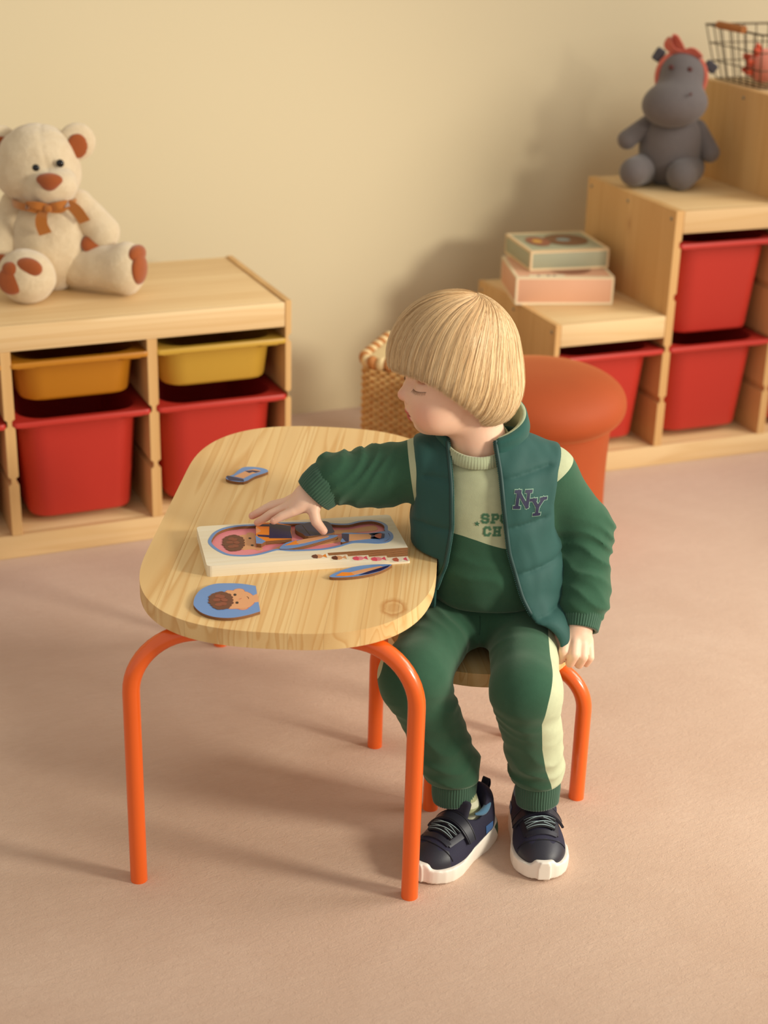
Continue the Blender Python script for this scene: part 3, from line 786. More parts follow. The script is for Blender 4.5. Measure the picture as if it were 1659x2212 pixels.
tube('welt_seam', [(0.1595*math.cos(2*math.pi*k/64), 0.1595*math.sin(2*math.pi*k/64), 0.272) for k in range(65)], 0.003, VEL, pf, 8)

# ------------------------------------------------------------------ wicker basket
WK1 = pine('wicker', 2, base='#D2A25E', dark='#A9702F', light='#E0BA7C', scale=3, knots=False)
WK2 = plain('wicker_tan', '#B9783C', 0.7, (300, 0.4, 0.001), var=0.2); WKC = plain('wicker_cream', '#E9CF9A', 0.7, (250, 0.4, 0.001), var=0.1)
wk = thing('wicker_basket', 'square wicker basket with chunky braided rim behind the childs head', 'basket', (0.205, 0.095, 0), math.radians(-42))
WS, WH = 0.235, 0.335
def wring(amp, ph, z, r, nst=36):
    base_ = rrect(WS, WS, 0.035, 10, WS/2, WS/2); P = np.array(base_+[base_[0]])
    s = np.r_[0, np.cumsum(np.linalg.norm(np.diff(P, axis=0), axis=1))]; tt = np.linspace(0, s[-1], nst*4+1)
    X = np.interp(tt, s, P[:, 0]); Y = np.interp(tt, s, P[:, 1]); c = np.array([WS/2, WS/2])
    out = []
    for i, t_ in enumerate(tt):
        v_ = np.array([X[i], Y[i]])-c; n_ = v_/np.linalg.norm(v_); o_ = amp*math.sin(math.pi*i/2+ph)
        out.append((X[i]+n_[0]*o_, Y[i]+n_[1]*o_, z))
    return out, [(X[i*4], Y[i*4]) for i in range(nst)]
ra, stk = wring(0.0035, math.pi/2*0+0.0, 0, 0.004); rb_, _ = wring(0.0035, math.pi, 0, 0.004)
base_, _ = wring(0.0042, math.pi/2, 0, 0.004); alt_, _ = wring(0.0042, -math.pi/2, 0, 0.004)
o1 = tube('weave_strand', base_, 0.0046, WK1, wk, 6); o2 = tube('weave_strand', alt_, 0.0046, WK1, wk, 6)
o1.location = (0, 0, 0.006); o2.location = (0, 0, 0.0145); k = 2
while 0.006+0.0085*k < WH-0.02:
    c = (o1 if k % 2 == 0 else o2).copy(); COL.objects.link(c); c.location = (0, 0, 0.006+0.0085*k); k += 1
for x, y in stk: tube('stake', [(x, y, 0.0), (x, y, WH/2), (x, y, WH-0.01)], 0.0035, WK2, wk, 6)
rim, _ = wring(0, 0, WH, 0.01, 11)
for i in range(44):
    p = np.array(rim[i]); q = np.array(rim[i+1]); mcen = (p+q)/2; dv = q-p; L = np.linalg.norm(dv); an = math.atan2(dv[1], dv[0])
    V, F = [], []
    for a in range(9):
        th = math.pi*a/8
        for b in range(12): ph = 2*math.pi*b/12; V.append((0.64*L*math.cos(th), 0.015*math.sin(th)*math.cos(ph), 0.019*math.sin(th)*math.sin(ph)))
    for a in range(8):
        for b in range(12): F.append((a*12+b, a*12+(b+1) % 12, (a+1)*12+(b+1) % 12, (a+1)*12+b))
    o = mesh_obj('rim_braid', V, F, WKC if i % 2 else WK2, wk); o.location = (mcen[0], mcen[1], WH-0.004); o.rotation_euler = (0.5, 0.35 if i % 2 else -0.35, an)
box('lid_panel', (0.012, 0.012, WH-0.006), (WS-0.012, WS-0.012, WH+0.006), WKC, wk, 0.004)

# ------------------------------------------------------------------ wire basket with toys on the top step
WIRE = plain('dark_wire', '#4A3A26', 0.45, Metallic=0.7); HND = pine('brown_handle', 0, base='#A9622A', dark='#7E4315', light='#B97435', scale=3, knots=False)
wb_ = thing('wire_basket', 'dark wire basket with a wooden handle grip on the top step', 'basket', (1.318, 0.215, RH), -0.026)
BW, BD, BH, FLR = 0.25, 0.20, 0.132, 0.028
def bp(u, v, t): # u,v in 0..1 around the rectangle, t height
    f = FLR*t
    return (-f+u*(BW+2*f), -f+v*(BD+2*f), 0.003+t*BH)
rw = 0.0016
for t_ in (0, 0.33, 0.66, 1.0):
    c = [bp(0, 0, t_), bp(1, 0, t_), bp(1, 1, t_), bp(0, 1, t_), bp(0, 0, t_)]
    P = [np.array(c[i])+(np.array(c[i+1])-np.array(c[i]))*k/6 for i in range(4) for k in range(6)]+[np.array(c[0])]
    tube('wire_ring', P, rw*(1.7 if t_ == 1 else 1), WIRE, wb_, 6)
for i in range(9):
    for v in (0, 1): tube('wire', [bp(i/8, v, 0), bp(i/8, v, 0.5), bp(i/8, v, 1)], rw, WIRE, wb_, 5)
for i in range(1, 7):
    for u in (0, 1): tube('wire', [bp(u, i/7, 0), bp(u, i/7, 0.5), bp(u, i/7, 1)], rw, WIRE, wb_, 5)
for i in range(1, 8): tube('bottom_wire', [bp(i/8, 0, 0), bp(i/8, 0.5, 0), bp(i/8, 1, 0)], rw, WIRE, wb_, 5)
hy = np.array(bp(0, 0.5, 1))
tube('handle_grip', [hy+np.array([-0.010, -0.060, 0.006]), hy+np.array([-0.010, 0.0, 0.006]), hy+np.array([-0.010, 0.055, 0.006])], 0.0095, HND, wb_, 14)
def toyball(P): return s_ell(P, (0, 0, 0.042), (0.044, 0.044, 0.042))
PK = fabric('pink_plush', '#E58C74', 500, 0.4); PKO = fabric('coral_plush', '#D4532F', 500, 0.4); LIL = fabric('lilac_plush', '#8E7F92', 500, 0.4); RDP = fabric('red_plush', '#C4442C', 500, 0.4)
tt = thing('plush_toy', 'round pink plush ball with orange tufts inside the wire basket', 'plush toy', (1.372, 0.280, RH+0.008))
sdf_obj('body', toyball, (-0.06, -0.06, -0.01), (0.06, 0.06, 0.1), 0.004, PK, tt)
for i, (a, e) in enumerate(((3.3, 0.8), (3.3, 0.2), (3.2, -0.3), (2.6, 0.4), (3.0, 1.1), (2.9, -0.2))):
    d = np.array([math.cos(a)*math.cos(e), math.sin(a)*math.cos(e), math.sin(e)]); c = np.array([0, 0, 0.042])
    tube('tuft', [c+d*0.036, c+d*0.050, c+d*0.060], [0.011, 0.009, 0.004], PKO, tt, 8)
tt = thing('plush_toy', 'small red and lilac plush toy beside the pink ball at the photo edge', 'plush toy', (1.448, 0.275, RH+0.008))
sdf_obj('body', lambda P: s_ell(P, (0, 0, 0.035), (0.032, 0.032, 0.034)), (-0.05, -0.05, -0.01), (0.05, 0.05, 0.09), 0.004, RDP, tt)
sdf_obj('head', lambda P: s_ell(P, (-0.005, 0.005, 0.078), (0.024, 0.022, 0.02)), (-0.05, -0.05, 0.04), (0.05, 0.05, 0.12), 0.004, LIL, tt)

# ------------------------------------------------------------------ teddy bear (local axes: image right, away, up)
def fur(name, col, col2):
    m = NT(name); v = m.coord()
    f = m.noise(v, 55, 5, 0.65); m.set(Base_Color=m.mix(f, lin(col2), lin(col)), Roughness=1.0, Sheen_Weight=0.5, Sheen_Roughness=0.6)
    b1 = m.bump(f, 0.5, 0.006); m.bump(m.noise(v, 420, 3, 0.7), 0.6, 0.002, b1); return m.m
CREAM = fur('cream_fur', '#E6D2B0', '#CDB48C'); BROWN = fabric('brown_suede', '#9A4A12', 400, 0.3, 0.4, 0.15); RIB = NT('bronze_ribbon').set(Base_Color=lin('#B06A22'), Roughness=0.4, Sheen_Weight=0.3).m
EYE = plain('glass_eye', '#15110E', 0.15)
bear = thing('teddy_bear', 'cream teddy bear with brown paws and bronze ribbon bow', 'plush toy', (-0.45, 0.27, HL-0.003), -YAW)
def f_body(P):
    d = s_ell(P, (-0.012, 0.0, 0.100), (0.094, 0.084, 0.108))
    return d+0.0014*nz(P, 90)
def f_head(P):
    d = s_ell(P, (-0.027, -0.008, 0.276), (0.086, 0.080, 0.080), rotm(0, -8, 0))
    d = su(d, s_ell(P, (0.016, -0.074, 0.236), (0.054, 0.046, 0.039), rotm(0, -8, 0)), 0.006)
    d = su(d, s_ell(P, (-0.027, -0.01, 0.243), (0.088, 0.076, 0.052)), 0.03)
    seam = np.abs(P[:, 0]-(0.012-0.30*(P[:, 2]-0.27)))  # head seam
    d = d+0.0022*np.exp(-(seam/0.004)**2)*(P[:, 2] > 0.27)
    return d+0.0012*nz(P, 90)
def f_ear(cx, cz): return lambda P: s_ell(P, (cx, 0.004, cz), (0.040, 0.018, 0.040), rotm(0, 0, 18))
def limb(a, b, r1, r2, extra=None):
    def f(P):
        d = s_cone(P, a, b, r1, r2)
        if extra: d = su(d, s_ell(P, *extra), 0.02)
        return d+0.0013*nz(P, 85, 2)
    return f
bd = sdf_obj('body', f_body, (-0.13, -0.11, -0.02), (0.11, 0.11, 0.23), 0.005, CREAM, bear)
hd = sdf_obj('head', f_head, (-0.14, -0.14, 0.15), (0.10, 0.10, 0.38), 0.0045, CREAM, bear)
for cx, cz in ((0.057, 0.318), (-0.106, 0.308)):
    e_ = sdf_obj('ear', f_ear(cx, cz), (cx-0.06, -0.05, cz-0.06), (cx+0.06, 0.06, cz+0.06), 0.004, CREAM, bear)
    sdf_obj('ear_lining', lambda P: s_ell(P, (cx+0.004, -0.013, cz-0.006), (0.022, 0.006, 0.027), rotm(0, 0, 18)), (cx-0.06, -0.05, cz-0.06), (cx+0.06, 0.06, cz+0.06), 0.003, BROWN, e_)
sdf_obj('nose', lambda P: su(s_ell(P, (0.019, -0.112, 0.259), (0.028, 0.013, 0.014)), s_ell(P, (0.019, -0.114, 0.250), (0.016, 0.012, 0.015)), 0.012), (-0.02, -0.14, 0.22), (0.06, -0.08, 0.29), 0.0025, BROWN, hd)
for c in ((-0.014, -0.086, 0.277), (0.036, -0.079, 0.287)): sdf_obj('eye', lambda P: s_ell(P, c, (0.0088, 0.006, 0.0088)), np.array(c)-0.016, np.array(c)+0.016, 0.002, EYE, hd)
arm_r = sdf_obj('arm', limb((0.052, 0.0, 0.182), (0.104, -0.012, 0.128), 0.036, 0.040), (-0.02, -0.1, 0.05), (0.19, 0.08, 0.25), 0.005, CREAM, bear)
sdf_obj('paw_pad', lambda P: s_ell(P, (0.088, -0.042, 0.108), (0.024, 0.010, 0.022), rotm(-25, 0, 20)), (0.04, -0.08, 0.06), (0.14, 0.0, 0.15), 0.003, BROWN, arm_r)
arm_l = sdf_obj('arm', limb((-0.080, 0.0, 0.178), (-0.118, -0.045, 0.085), 0.036, 0.040), (-0.19, -0.12, 0.02), (-0.02, 0.08, 0.25), 0.005, CREAM, bear)
sdf_obj('paw_pad', lambda P: s_ell(P, (-0.104, -0.080, 0.070), (0.022, 0.012, 0.022)), (-0.15, -0.11, 0.03), (-0.06, -0.04, 0.11), 0.003, BROWN, arm_l)
lg = sdf_obj('leg', limb((-0.050, -0.05, 0.050), (-0.034, -0.128, 0.056), 0.044, 0.052, ((-0.036, -0.140, 0.060), (0.060, 0.036, 0.056))), (-0.13, -0.21, -0.02), (0.06, 0.03, 0.14), 0.005, CREAM, bear)
for c, r in (((-0.060, -0.170, 0.058), (0.030, 0.012, 0.031)), ((-0.024, -0.166, 0.086), (0.031, 0.014, 0.020)), ((-0.060, -0.168, 0.080), (0.020, 0.011, 0.017))):
    sdf_obj('sole_pad', lambda P: s_ell(P, c, r, rotm(-12, 10, -8)), np.array(c)-0.04, np.array(c)+0.04, 0.003, BROWN, lg)
lg = sdf_obj('leg', limb((0.055, -0.02, 0.052), (0.152, -0.058, 0.062), 0.046, 0.049, ((0.165, -0.062, 0.062), (0.036, 0.046, 0.056), rotm(0, 0, -15))), (-0.02, -0.13, -0.02), (0.24, 0.06, 0.14), 0.005, CREAM, bear)
for c, r in (((0.194, -0.078, 0.066), (0.013, 0.030, 0.034)), ((0.188, -0.068, 0.095), (0.016, 0.032, 0.021))):
    sdf_obj('sole_pad', lambda P: s_ell(P, c, r, rotm(0, 0, -18)), np.array(c)-0.04, np.array(c)+0.04, 0.003, BROWN, lg)
def ribbon(name, path, w, mat, parent, th=0.0012, up=(0, 0, 1)):
    P = np.array(spline(path, 6)); T = np.gradient(P, axis=0); T /= np.linalg.norm(T, axis=1)[:, None]
    W_ = np.full(len(P), w) if np.isscalar(w) else np.interp(np.linspace(0, 1, len(P)), np.linspace(0, 1, len(w)), w)
    V, F = [], []
    for i in range(len(P)):
        s_ = np.array(up, float); s_ = s_-T[i]*(s_@T[i]); s_ /= np.linalg.norm(s_)+1e-9; n_ = np.cross(T[i], s_)
        for a, b in ((1, 1), (-1, 1), (-1, -1), (1, -1)): V.append(P[i]+s_*a*W_[i]/2+n_*b*th/2)
    for i in range(len(P)-1):
        for k in range(4): F.append((i*4+k, i*4+(k+1) % 4, i*4+4+(k+1) % 4, i*4+4+k))
    F += [(0, 3, 2, 1), tuple(len(V)-4+k for k in range(4))]
    return mesh_obj(name, V, F, mat, parent, True, sharp=50)
bow = bpy.data.objects.new('ribbon_bow', None); COL.objects.link(bow); bow.parent = bear
ribbon('bow_loop', [(0.012, -0.105, 0.198), (-0.012, -0.118, 0.206), (-0.030, -0.112, 0.203), (-0.014, -0.106, 0.194), (0.012, -0.105, 0.196)], 0.018, RIB, bow, up=(0, -0.4, 1))
ribbon('bow_loop', [(0.012, -0.105, 0.198), (0.032, -0.112, 0.205), (0.048, -0.100, 0.206), (0.036, -0.100, 0.195), (0.012, -0.105, 0.196)], 0.018, RIB, bow, up=(0, -0.4, 1))
box('bow_knot', (0.004, -0.116, 0.190), (0.020, -0.100, 0.206), RIB, bow, 0.005)
ribbon('ribbon_tail', [(0.006, -0.106, 0.196), (-0.002, -0.110, 0.180), (-0.004, -0.107, 0.162), (0.002, -0.102, 0.142)], [0.014, 0.024, 0.026, 0.028], RIB, bow, up=(1, 0, 0.25))
ribbon('ribbon_tail', [(0.020, -0.102, 0.204), (0.042, -0.088, 0.208), (0.062, -0.072, 0.190), (0.078, -0.058, 0.160)], [0.016, 0.022, 0.026, 0.026], RIB, bow, up=(0.6, -0.2, 0.5))
ribbon('neck_band', [(0.07*math.cos(a)-0.012, -0.012+0.088*math.sin(a), 0.196) for a in np.linspace(0, 2*math.pi, 20)], 0.016, RIB, bow)

# ------------------------------------------------------------------ hippo
GREY = fabric('grey_jersey', '#6A6260', 420, 0.3, 0.25, 0.10); GRYD = fabric('dark_grey_jersey', '#4E4B50', 420, 0.3, 0.2, 0.1); CORAL = fabric('coral_cotton', '#CC6650', 500, 0.3); EMB = plain('embroidered_eye', '#5A2A26', 0.8)
hip = thing('plush_hippo', 'grey plush hippo with coral bow headband sitting on the middle step', 'plush toy', (1.13, 0.33, RM-0.001), -YAW)
sdf_obj('body', lambda P: su(s_ell(P, (0.016, 0.0, 0.080), (0.080, 0.072, 0.088)), s_ell(P, (0.016, 0.0, 0.125), (0.066, 0.056, 0.055)), 0.04), (-0.1, -0.1, -0.03), (0.13, 0.1, 0.21), 0.0045, GREY, hip)
hh = sdf_obj('head', lambda P: su(s_ell(P, (0.024, 0.0, 0.272), (0.058, 0.056, 0.056)), s_ell(P, (0.007, -0.048, 0.208), (0.082, 0.062, 0.058), rotm(12, -6, 0)), 0.03), (-0.1, -0.14, 0.13), (0.12, 0.08, 0.35), 0.0045, GREY, hip)
for c in ((-0.010, -0.047, 0.296), (0.036, -0.050, 0.292), (0.034, -0.105, 0.240)): sdf_obj('stitched_eye' if c[2] > 0.25 else 'nostril', lambda P: s_ell(P, c, (0.0065, 0.006, 0.0065) if c[2] > 0.25 else (0.004, 0.004, 0.004)), np.array(c)-0.012, np.array(c)+0.012, 0.002, EMB, hh)
for c, rz in (((-0.034, 0.012, 0.318), 30), ((0.100, 0.016, 0.292), -55)): sdf_obj('ear', lambda P: s_box(P, c, (0.013, 0.007, 0.017), 0.006, rotm(0, rz, 0)), np.array(c)-0.03, np.array(c)+0.03, 0.003, GRYD, hip)
tube('headband', [(0.024+0.0600*math.cos(a), -0.010+0.012*math.sin(a)-0.0, 0.268+0.0600*math.sin(a)) for a in np.linspace(-0.55, math.pi+0.55, 40)], 0.0075, CORAL, hip, 10)
bw = bpy.data.objects.new('headband_bow', None); COL.objects.link(bw); bw.parent = hip
ribbon('bow_loop', [(0.024, -0.012, 0.330), (0.008, -0.018, 0.344), (-0.008, -0.018, 0.362), (-0.016, -0.014, 0.344), (0.0, -0.014, 0.332), (0.024, -0.012, 0.328)], [0.012, 0.028, 0.030, 0.026, 0.018, 0.012], CORAL, bw, 0.004, up=(0.5, -0.6, 0.5))
ribbon('bow_loop', [(0.024, -0.012, 0.330), (0.044, -0.018, 0.334), (0.064, -0.014, 0.318), (0.050, -0.014, 0.322), (0.024, -0.012, 0.326)], [0.012, 0.016, 0.018, 0.016, 0.012], CORAL, bw, 0.004, up=(0.2, -0.6, 0.7))
for a, b, r1, r2 in (((-0.048, 0.0, 0.150), (-0.100, -0.022, 0.112), 0.022, 0.025), ((0.080, 0.0, 0.142), (0.112, -0.028, 0.086), 0.022, 0.025)):
    sdf_obj('arm', (lambda a, b, r1, r2: lambda P: s_cone(P, a, b, r1, r2))(a, b, r1, r2), np.minimum(a, b)-0.04, np.maximum(a, b)+0.04, 0.004, GREY, hip)
for a, b, r1, r2 in (((-0.045, -0.01, 0.040), (-0.084, -0.072, 0.040), 0.040, 0.036), ((0.062, -0.01, 0.044), (0.034, -0.088, 0.038), 0.044, 0.037)):
    sdf_obj('leg', (lambda a, b, r1, r2: lambda P: s_cone(P, a, b, r1, r2))(a, b, r1, r2), np.minimum(a, b)-0.055, np.maximum(a, b)+0.055, 0.004, GREY, hip)

# ------------------------------------------------------------------ the seated child (local axes: s image right, d away, z up)
kid = thing('person', 'small child in green sweat suit and vest seated on the stool', 'person', (-0.09, -1.15, 0), -YAW)
def skin_mat():
    m = NT('skin'); v = m.coord(); base = m.mix(m.noise(v, 45, 4, 0.6), lin('#EFBFA2'), lin('#F6CEB3'))
    c = m.mix(m.math('MULTIPLY', m.attr('blush'), 0.75), base, lin('#E58B6C')); c = m.mix(m.attr('lip'), c, lin('#C4574C'))
    m.set(Base_Color=c, Roughness=0.48, Subsurface_Weight=0.18, Subsurface_Scale=0.006, Subsurface_Radius=(1.0, 0.4, 0.25))
    m.p.inputs['Specular IOR Level'].default_value = 0.35
    m.bump(m.noise(v, 900, 2), 0.06, 0.0004); return m.m
SKIN = skin_mat()
HC = np.array([-0.065, -0.015], np.float32); HY = math.radians(13); chy, shy = math.cos(HY), math.sin(HY)
def to_head(P):
    s, d = P[:, 0]-HC[0], P[:, 1]-HC[1]
    return np.stack([-(s*chy+d*shy), s*shy-d*chy, P[:, 2]], 1).astype(np.float32)
def from_head(Q):
    Q = np.atleast_2d(np.array(Q, float)); f, a, z = Q[:, 0], Q[:, 1], Q[:, 2]
    return np.stack([-f*chy+a*shy+HC[0], -f*shy-a*chy+HC[1], z], 1)
FOFF = np.array([0.0050, 0, 0.0012], np.float32)   # the lower face sits a little behind the brow
def f_head_(Q0):
    A0 = Q0.copy(); A0[:, 1] = np.abs(A0[:, 1]); Q = Q0+FOFF; A = A0+FOFF
    d = s_ell(Q0, (0.000, 0, 0.757), (0.086, 0.070, 0.080))
    d = su(d, s_ell(Q, (0.026, 0, 0.692), (0.054, 0.056, 0.056)), 0.03)
    d = su(d, s_ell(Q, (0.022, 0, 0.662), (0.040, 0.044, 0.028)), 0.02)
    d = su(d, s_ell(A, (0.043, 0.027, 0.672), (0.027, 0.026, 0.027)), 0.014)
    d = su(d, s_ell(Q, (0.047, 0, 0.6465), (0.014, 0.017, 0.013)), 0.012)
    d = su(d, s_ell(Q, (0.0545, 0, 0.667), (0.0165, 0.021, 0.016)), 0.010)
    d = ss(d, s_ell(A0, (0.080, 0.027, 0.7170), (0.016, 0.018, 0.0105)), 0.014)
    d = ss(d, s_ell(Q0, (0.092, 0, 0.7120), (0.018, 0.022, 0.0110)), 0.012)
    d = su(d, s_ell(A0, (0.0535, 0.0300, 0.7130), (0.0135, 0.0150, 0.0125)), 0.004)
    d = ss(d, s_ell(A0, (0.0640, 0.0350, 0.7225), (0.0150, 0.0160, 0.0011)), 0.003)
    d = su(d, s_cone(Q, (0.0690, 0, 0.717), (0.0800, 0, 0.6940), 0.0052, 0.0082), 0.007)
    d = su(d, s_ell(Q, (0.0815, 0, 0.6930), (0.0088, 0.0086, 0.0082)), 0.004)
    d = su(d, s_ell(A, (0.0730, 0.0105, 0.6885), (0.0090, 0.0062, 0.0070)), 0.003)
    d = ss(d, s_ell(A, (0.0800, 0.0056, 0.6825), (0.0050, 0.0026, 0.0028)), 0.002)
    d = ss(d, s_ell(A, (0.0645, 0.0170, 0.6880), (0.0026, 0.0026, 0.0075)), 0.004)
    d = su(d, s_ell(Q, (0.0715, 0, 0.6675), (0.0070, 0.0135, 0.0050)), 0.003)
    d = su(d, s_ell(Q, (0.0670, 0, 0.6572), (0.0078, 0.0130, 0.0058)), 0.003)
    d = ss(d, s_ell(Q, (0.0740, 0, 0.6624), (0.0130, 0.0175, 0.0012)), 0.002)
    d = ss(d, s_ell(Q, (0.0705, 0, 0.6490), (0.0080, 0.0130, 0.0036)), 0.006)
    return d
FA = [((-0.300, 0.004, 0.506), (-0.318, 0.004, 0.4975), (-0.343, 0.002, 0.4910), (-0.366, 0.0, 0.4775)),
      ((-0.296, -0.011, 0.506), (-0.313, -0.013, 0.4990), (-0.336, -0.015, 0.4880), (-0.3565, -0.016, 0.4735)),
      ((-0.288, -0.024, 0.504), (-0.302, -0.028, 0.4985), (-0.318, -0.030, 0.4915), (-0.3305, -0.032, 0.4840)),
      ((-0.300, 0.018, 0.504), (-0.316, 0.020, 0.4945), (-0.336, 0.022, 0.4890), (-0.352, 0.022, 0.4800))]
FT = [(-0.268, -0.018, 0.512), (-0.270, -0.029, 0.500), (-0.266, -0.035, 0.486), (-0.2545, -0.040, 0.4735)]
FF = [((0.1200, -0.098, 0.342), (0.1130, -0.122, 0.322), (0.1090, -0.116, 0.3045)), ((0.1320, -0.102, 0.340), (0.1285, -0.128, 0.320), (0.1245, -0.121, 0.3020)),
      ((0.1435, -0.100, 0.335), (0.1425, -0.124, 0.315), (0.1385, -0.117, 0.2985)), ((0.1535, -0.094, 0.328), (0.1545, -0.114, 0.309), (0.1505, -0.108, 0.2955))]
def f_hands(P):
    d = s_cone(P, (-0.245, 0.002, 0.538), (-0.278, -0.004, 0.516), 0.0230, 0.0215)
    d = su(d, s_ell(P, (-0.289, -0.007, 0.5085), (0.027, 0.026, 0.0145), rotm(0, -26, 10)), 0.012)
    for i, f in enumerate(FA):
        r = 0.0070 if i < 3 else 0.0060
        e = np.minimum(np.minimum(s_cone(P, f[0], f[1], r+0.0016, r+0.0006), s_cone(P, f[1], f[2], r+0.0005, r-0.0002)), s_cone(P, f[2], f[3], r-0.0001, r-0.0012))
        d = su(d, e, 0.0035)
    e = np.minimum(np.minimum(s_cone(P, FT[0], FT[1], 0.011, 0.0092), s_cone(P, FT[1], FT[2], 0.0090, 0.0080)), s_cone(P, FT[2], FT[3], 0.0080, 0.0066))
    d = su(d, e, 0.008)
    # the fist on the thigh
    g = s_cone(P, (0.142, -0.05, 0.385), (0.138, -0.082, 0.352), 0.0225, 0.022)
    g = su(g, s_ell(P, (0.134, -0.094, 0.332), (0.024, 0.021, 0.022)), 0.012)
    for i, f in enumerate(FF):
        r = 0.0080 if i < 3 else 0.0068
        e = np.minimum(s_cone(P, f[0], f[1], r+0.0006, r), s_cone(P, f[1], f[2], r, r-0.0008))
        e = np.minimum(e, s_cone(P, f[2], (f[2][0]+0.003, f[2][1]+0.022, f[2][2]+0.004), r-0.001, r-0.0015))
        g = su(g, e, 0.0028)
    th = np.minimum(s_cone(P, (0.116, -0.078, 0.345), (0.1045, -0.096, 0.328), 0.0095, 0.0085), s_cone(P, (0.1045, -0.096, 0.328), (0.1055, -0.108, 0.312), 0.0082, 0.0068))
    g = su(g, th, 0.005)
    return np.minimum(d, g)
AL = [(-0.100, 0.0, 0.572), (-0.190, 0.018, 0.540), (-0.248, 0.003, 0.536)]
AR = [(0.088, 0.0, 0.565), (0.147, 0.012, 0.458), (0.141, -0.070, 0.366)]
def f_skin(P):
    d = f_head_(to_head(P))
    d = su(d, s_cone(P, (-0.040, -0.012, 0.672), (-0.020, -0.006, 0.590), 0.0405, 0.0440), 0.014)
    d = su(d, s_cone(P, (-0.012, 0.006, 0.53), (0.0, 0.02, 0.36), 0.054, 0.066), 0.04)
    for A_ in (AL, AR):
        e = np.minimum(s_cone(P, A_[0], A_[1], 0.030, 0.024), s_cone(P, A_[1], A_[2], 0.024, 0.021)); d = su(d, e, 0.03)
    for sx in (-1, 1): pass
    return su(d, f_hands(P), 0.008)
def a_lip(P):
    Q = to_head(P)+FOFF; e = np.minimum(s_ell(Q, (0.0725, 0, 0.6668), (0.0070, 0.0138, 0.0046)), s_ell(Q, (0.0680, 0, 0.6574), (0.0078, 0.0132, 0.0058)))
    return np.clip(0.75-e/0.0016, 0, 1)*(Q[:, 0] > 0.055)
def a_blush(P):
    Q = to_head(P); A_ = Q.copy(); A_[:, 1] = np.abs(A_[:, 1])
    b = 0.6*np.exp(-(N(A_-np.array((0.055, 0.038, 0.672), np.float32))/0.022)**2)+0.7*np.exp(-(N(Q-np.array((0.085, 0, 0.690), np.float32))/0.011)**2)
    for f in FA: b = b+0.55*np.exp(-(N(P-np.array(f[3], np.float32))/0.010)**2)
    b = b+0.5*np.exp(-(N(P-np.array(FT[3], np.float32))/0.010)**2)
    for f in FF: b = b+0.35*np.exp(-(N(P-np.array(f[2], np.float32))/0.012)**2)
    return np.clip(b, 0, 1)
body = sdf_obj('body', f_skin, (-0.40, -0.17, 0.27), (0.21, 0.12, 0.86), 0.0020, SKIN, kid, {'lip': a_lip, 'blush': a_blush})
# lashes, brows and finger nails
LASH = plain('lash_brown', '#684935', 0.7); NAIL = plain('finger_nail', '#F2BFA8', 0.3)
def to_surf(f, p, dirv, n=60, step=0.0008, start=0.03):
    p = np.array(p, float); dirv = np.array(dirv, float); dirv /= np.linalg.norm(dirv); q = p-dirv*start
    for _ in range(200):
        v = float(f(np.array([q], np.float32))[0])
        if v < 0.0002: break
        q = q+dirv*max(v*0.7, 0.0002)
    return q
fh = lambda Q: f_head_(Q)
for sd in (1, -1):
    pts = []
    for t_ in np.linspace(0, 1, 13):
        u_ = 0.16+0.84*t_; g = np.array([0.074-0.026*u_, sd*(0.0195+0.0260*u_), 0.7085-0.0016*math.sin(math.pi*u_)+0.0022*u_])
        pts.append(to_surf(fh, g, (-1, -sd*0.45, 0), start=0.01))
    W = from_head(pts)
    tube('lash_line', W, 0.00024, LASH, body, 6)
    parts = []
    for k in range(1, 27):
        t_ = k/27*12; i = int(t_); p = np.array(pts[i])+(np.array(pts[min(i+1, 12)])-np.array(pts[i]))*(t_-i)
        o = np.array([0.85-0.6*k/27, sd*(0.40+0.1*math.sin(k*2.1)), -0.80+0.1*math.sin(k*1.3)]); o /= np.linalg.norm(o); L = (0.0052+0.0022*((k*7) % 5)/4)*(1.0 if sd > 0 else 0.6)
        parts.append(tube_geo(from_head([p, p+o*L*0.5+np.array([0, 0, -0.0003]), p+o*L+np.array([0, 0, 0.0006])]), [0.00020, 0.00015, 0.00005], 4))
    mesh_obj('eyelashes', *join_geo(parts), LASH, body)['kind'] = 'stuff'
    pts = [to_surf(fh, (0.09-0.03*t_, sd*(0.012+0.034*t_), 0.7300+0.0040*math.sin(math.pi*t_*0.8)), (-1, -sd*0.4, 0), start=0.01) for t_ in np.linspace(0, 1, 9)]
    tube('eyebrow', from_head(pts), [0.0006, 0.0011, 0.0013, 0.0013, 0.0012, 0.0011, 0.0009, 0.0007, 0.0004], plain('brow_blond', '#B98A5C', 0.8), body, 6)
for f in FA[:3]:
    tip, pr = np.array(f[3]), np.array(f[2]); ax = (tip-pr)/np.linalg.norm(tip-pr); c = tip+ax*0.0006+np.array([0, -0.001, 0.0040])
    sdf_obj('finger_nail', (lambda c, ax: lambda P: s_ell(P, c, (0.0042, 0.0036, 0.0018), rotm(0, -math.degrees(math.asin(-ax[2])), 0)))(c, ax), c-0.007, c+0.007, 0.0009, NAIL, body)

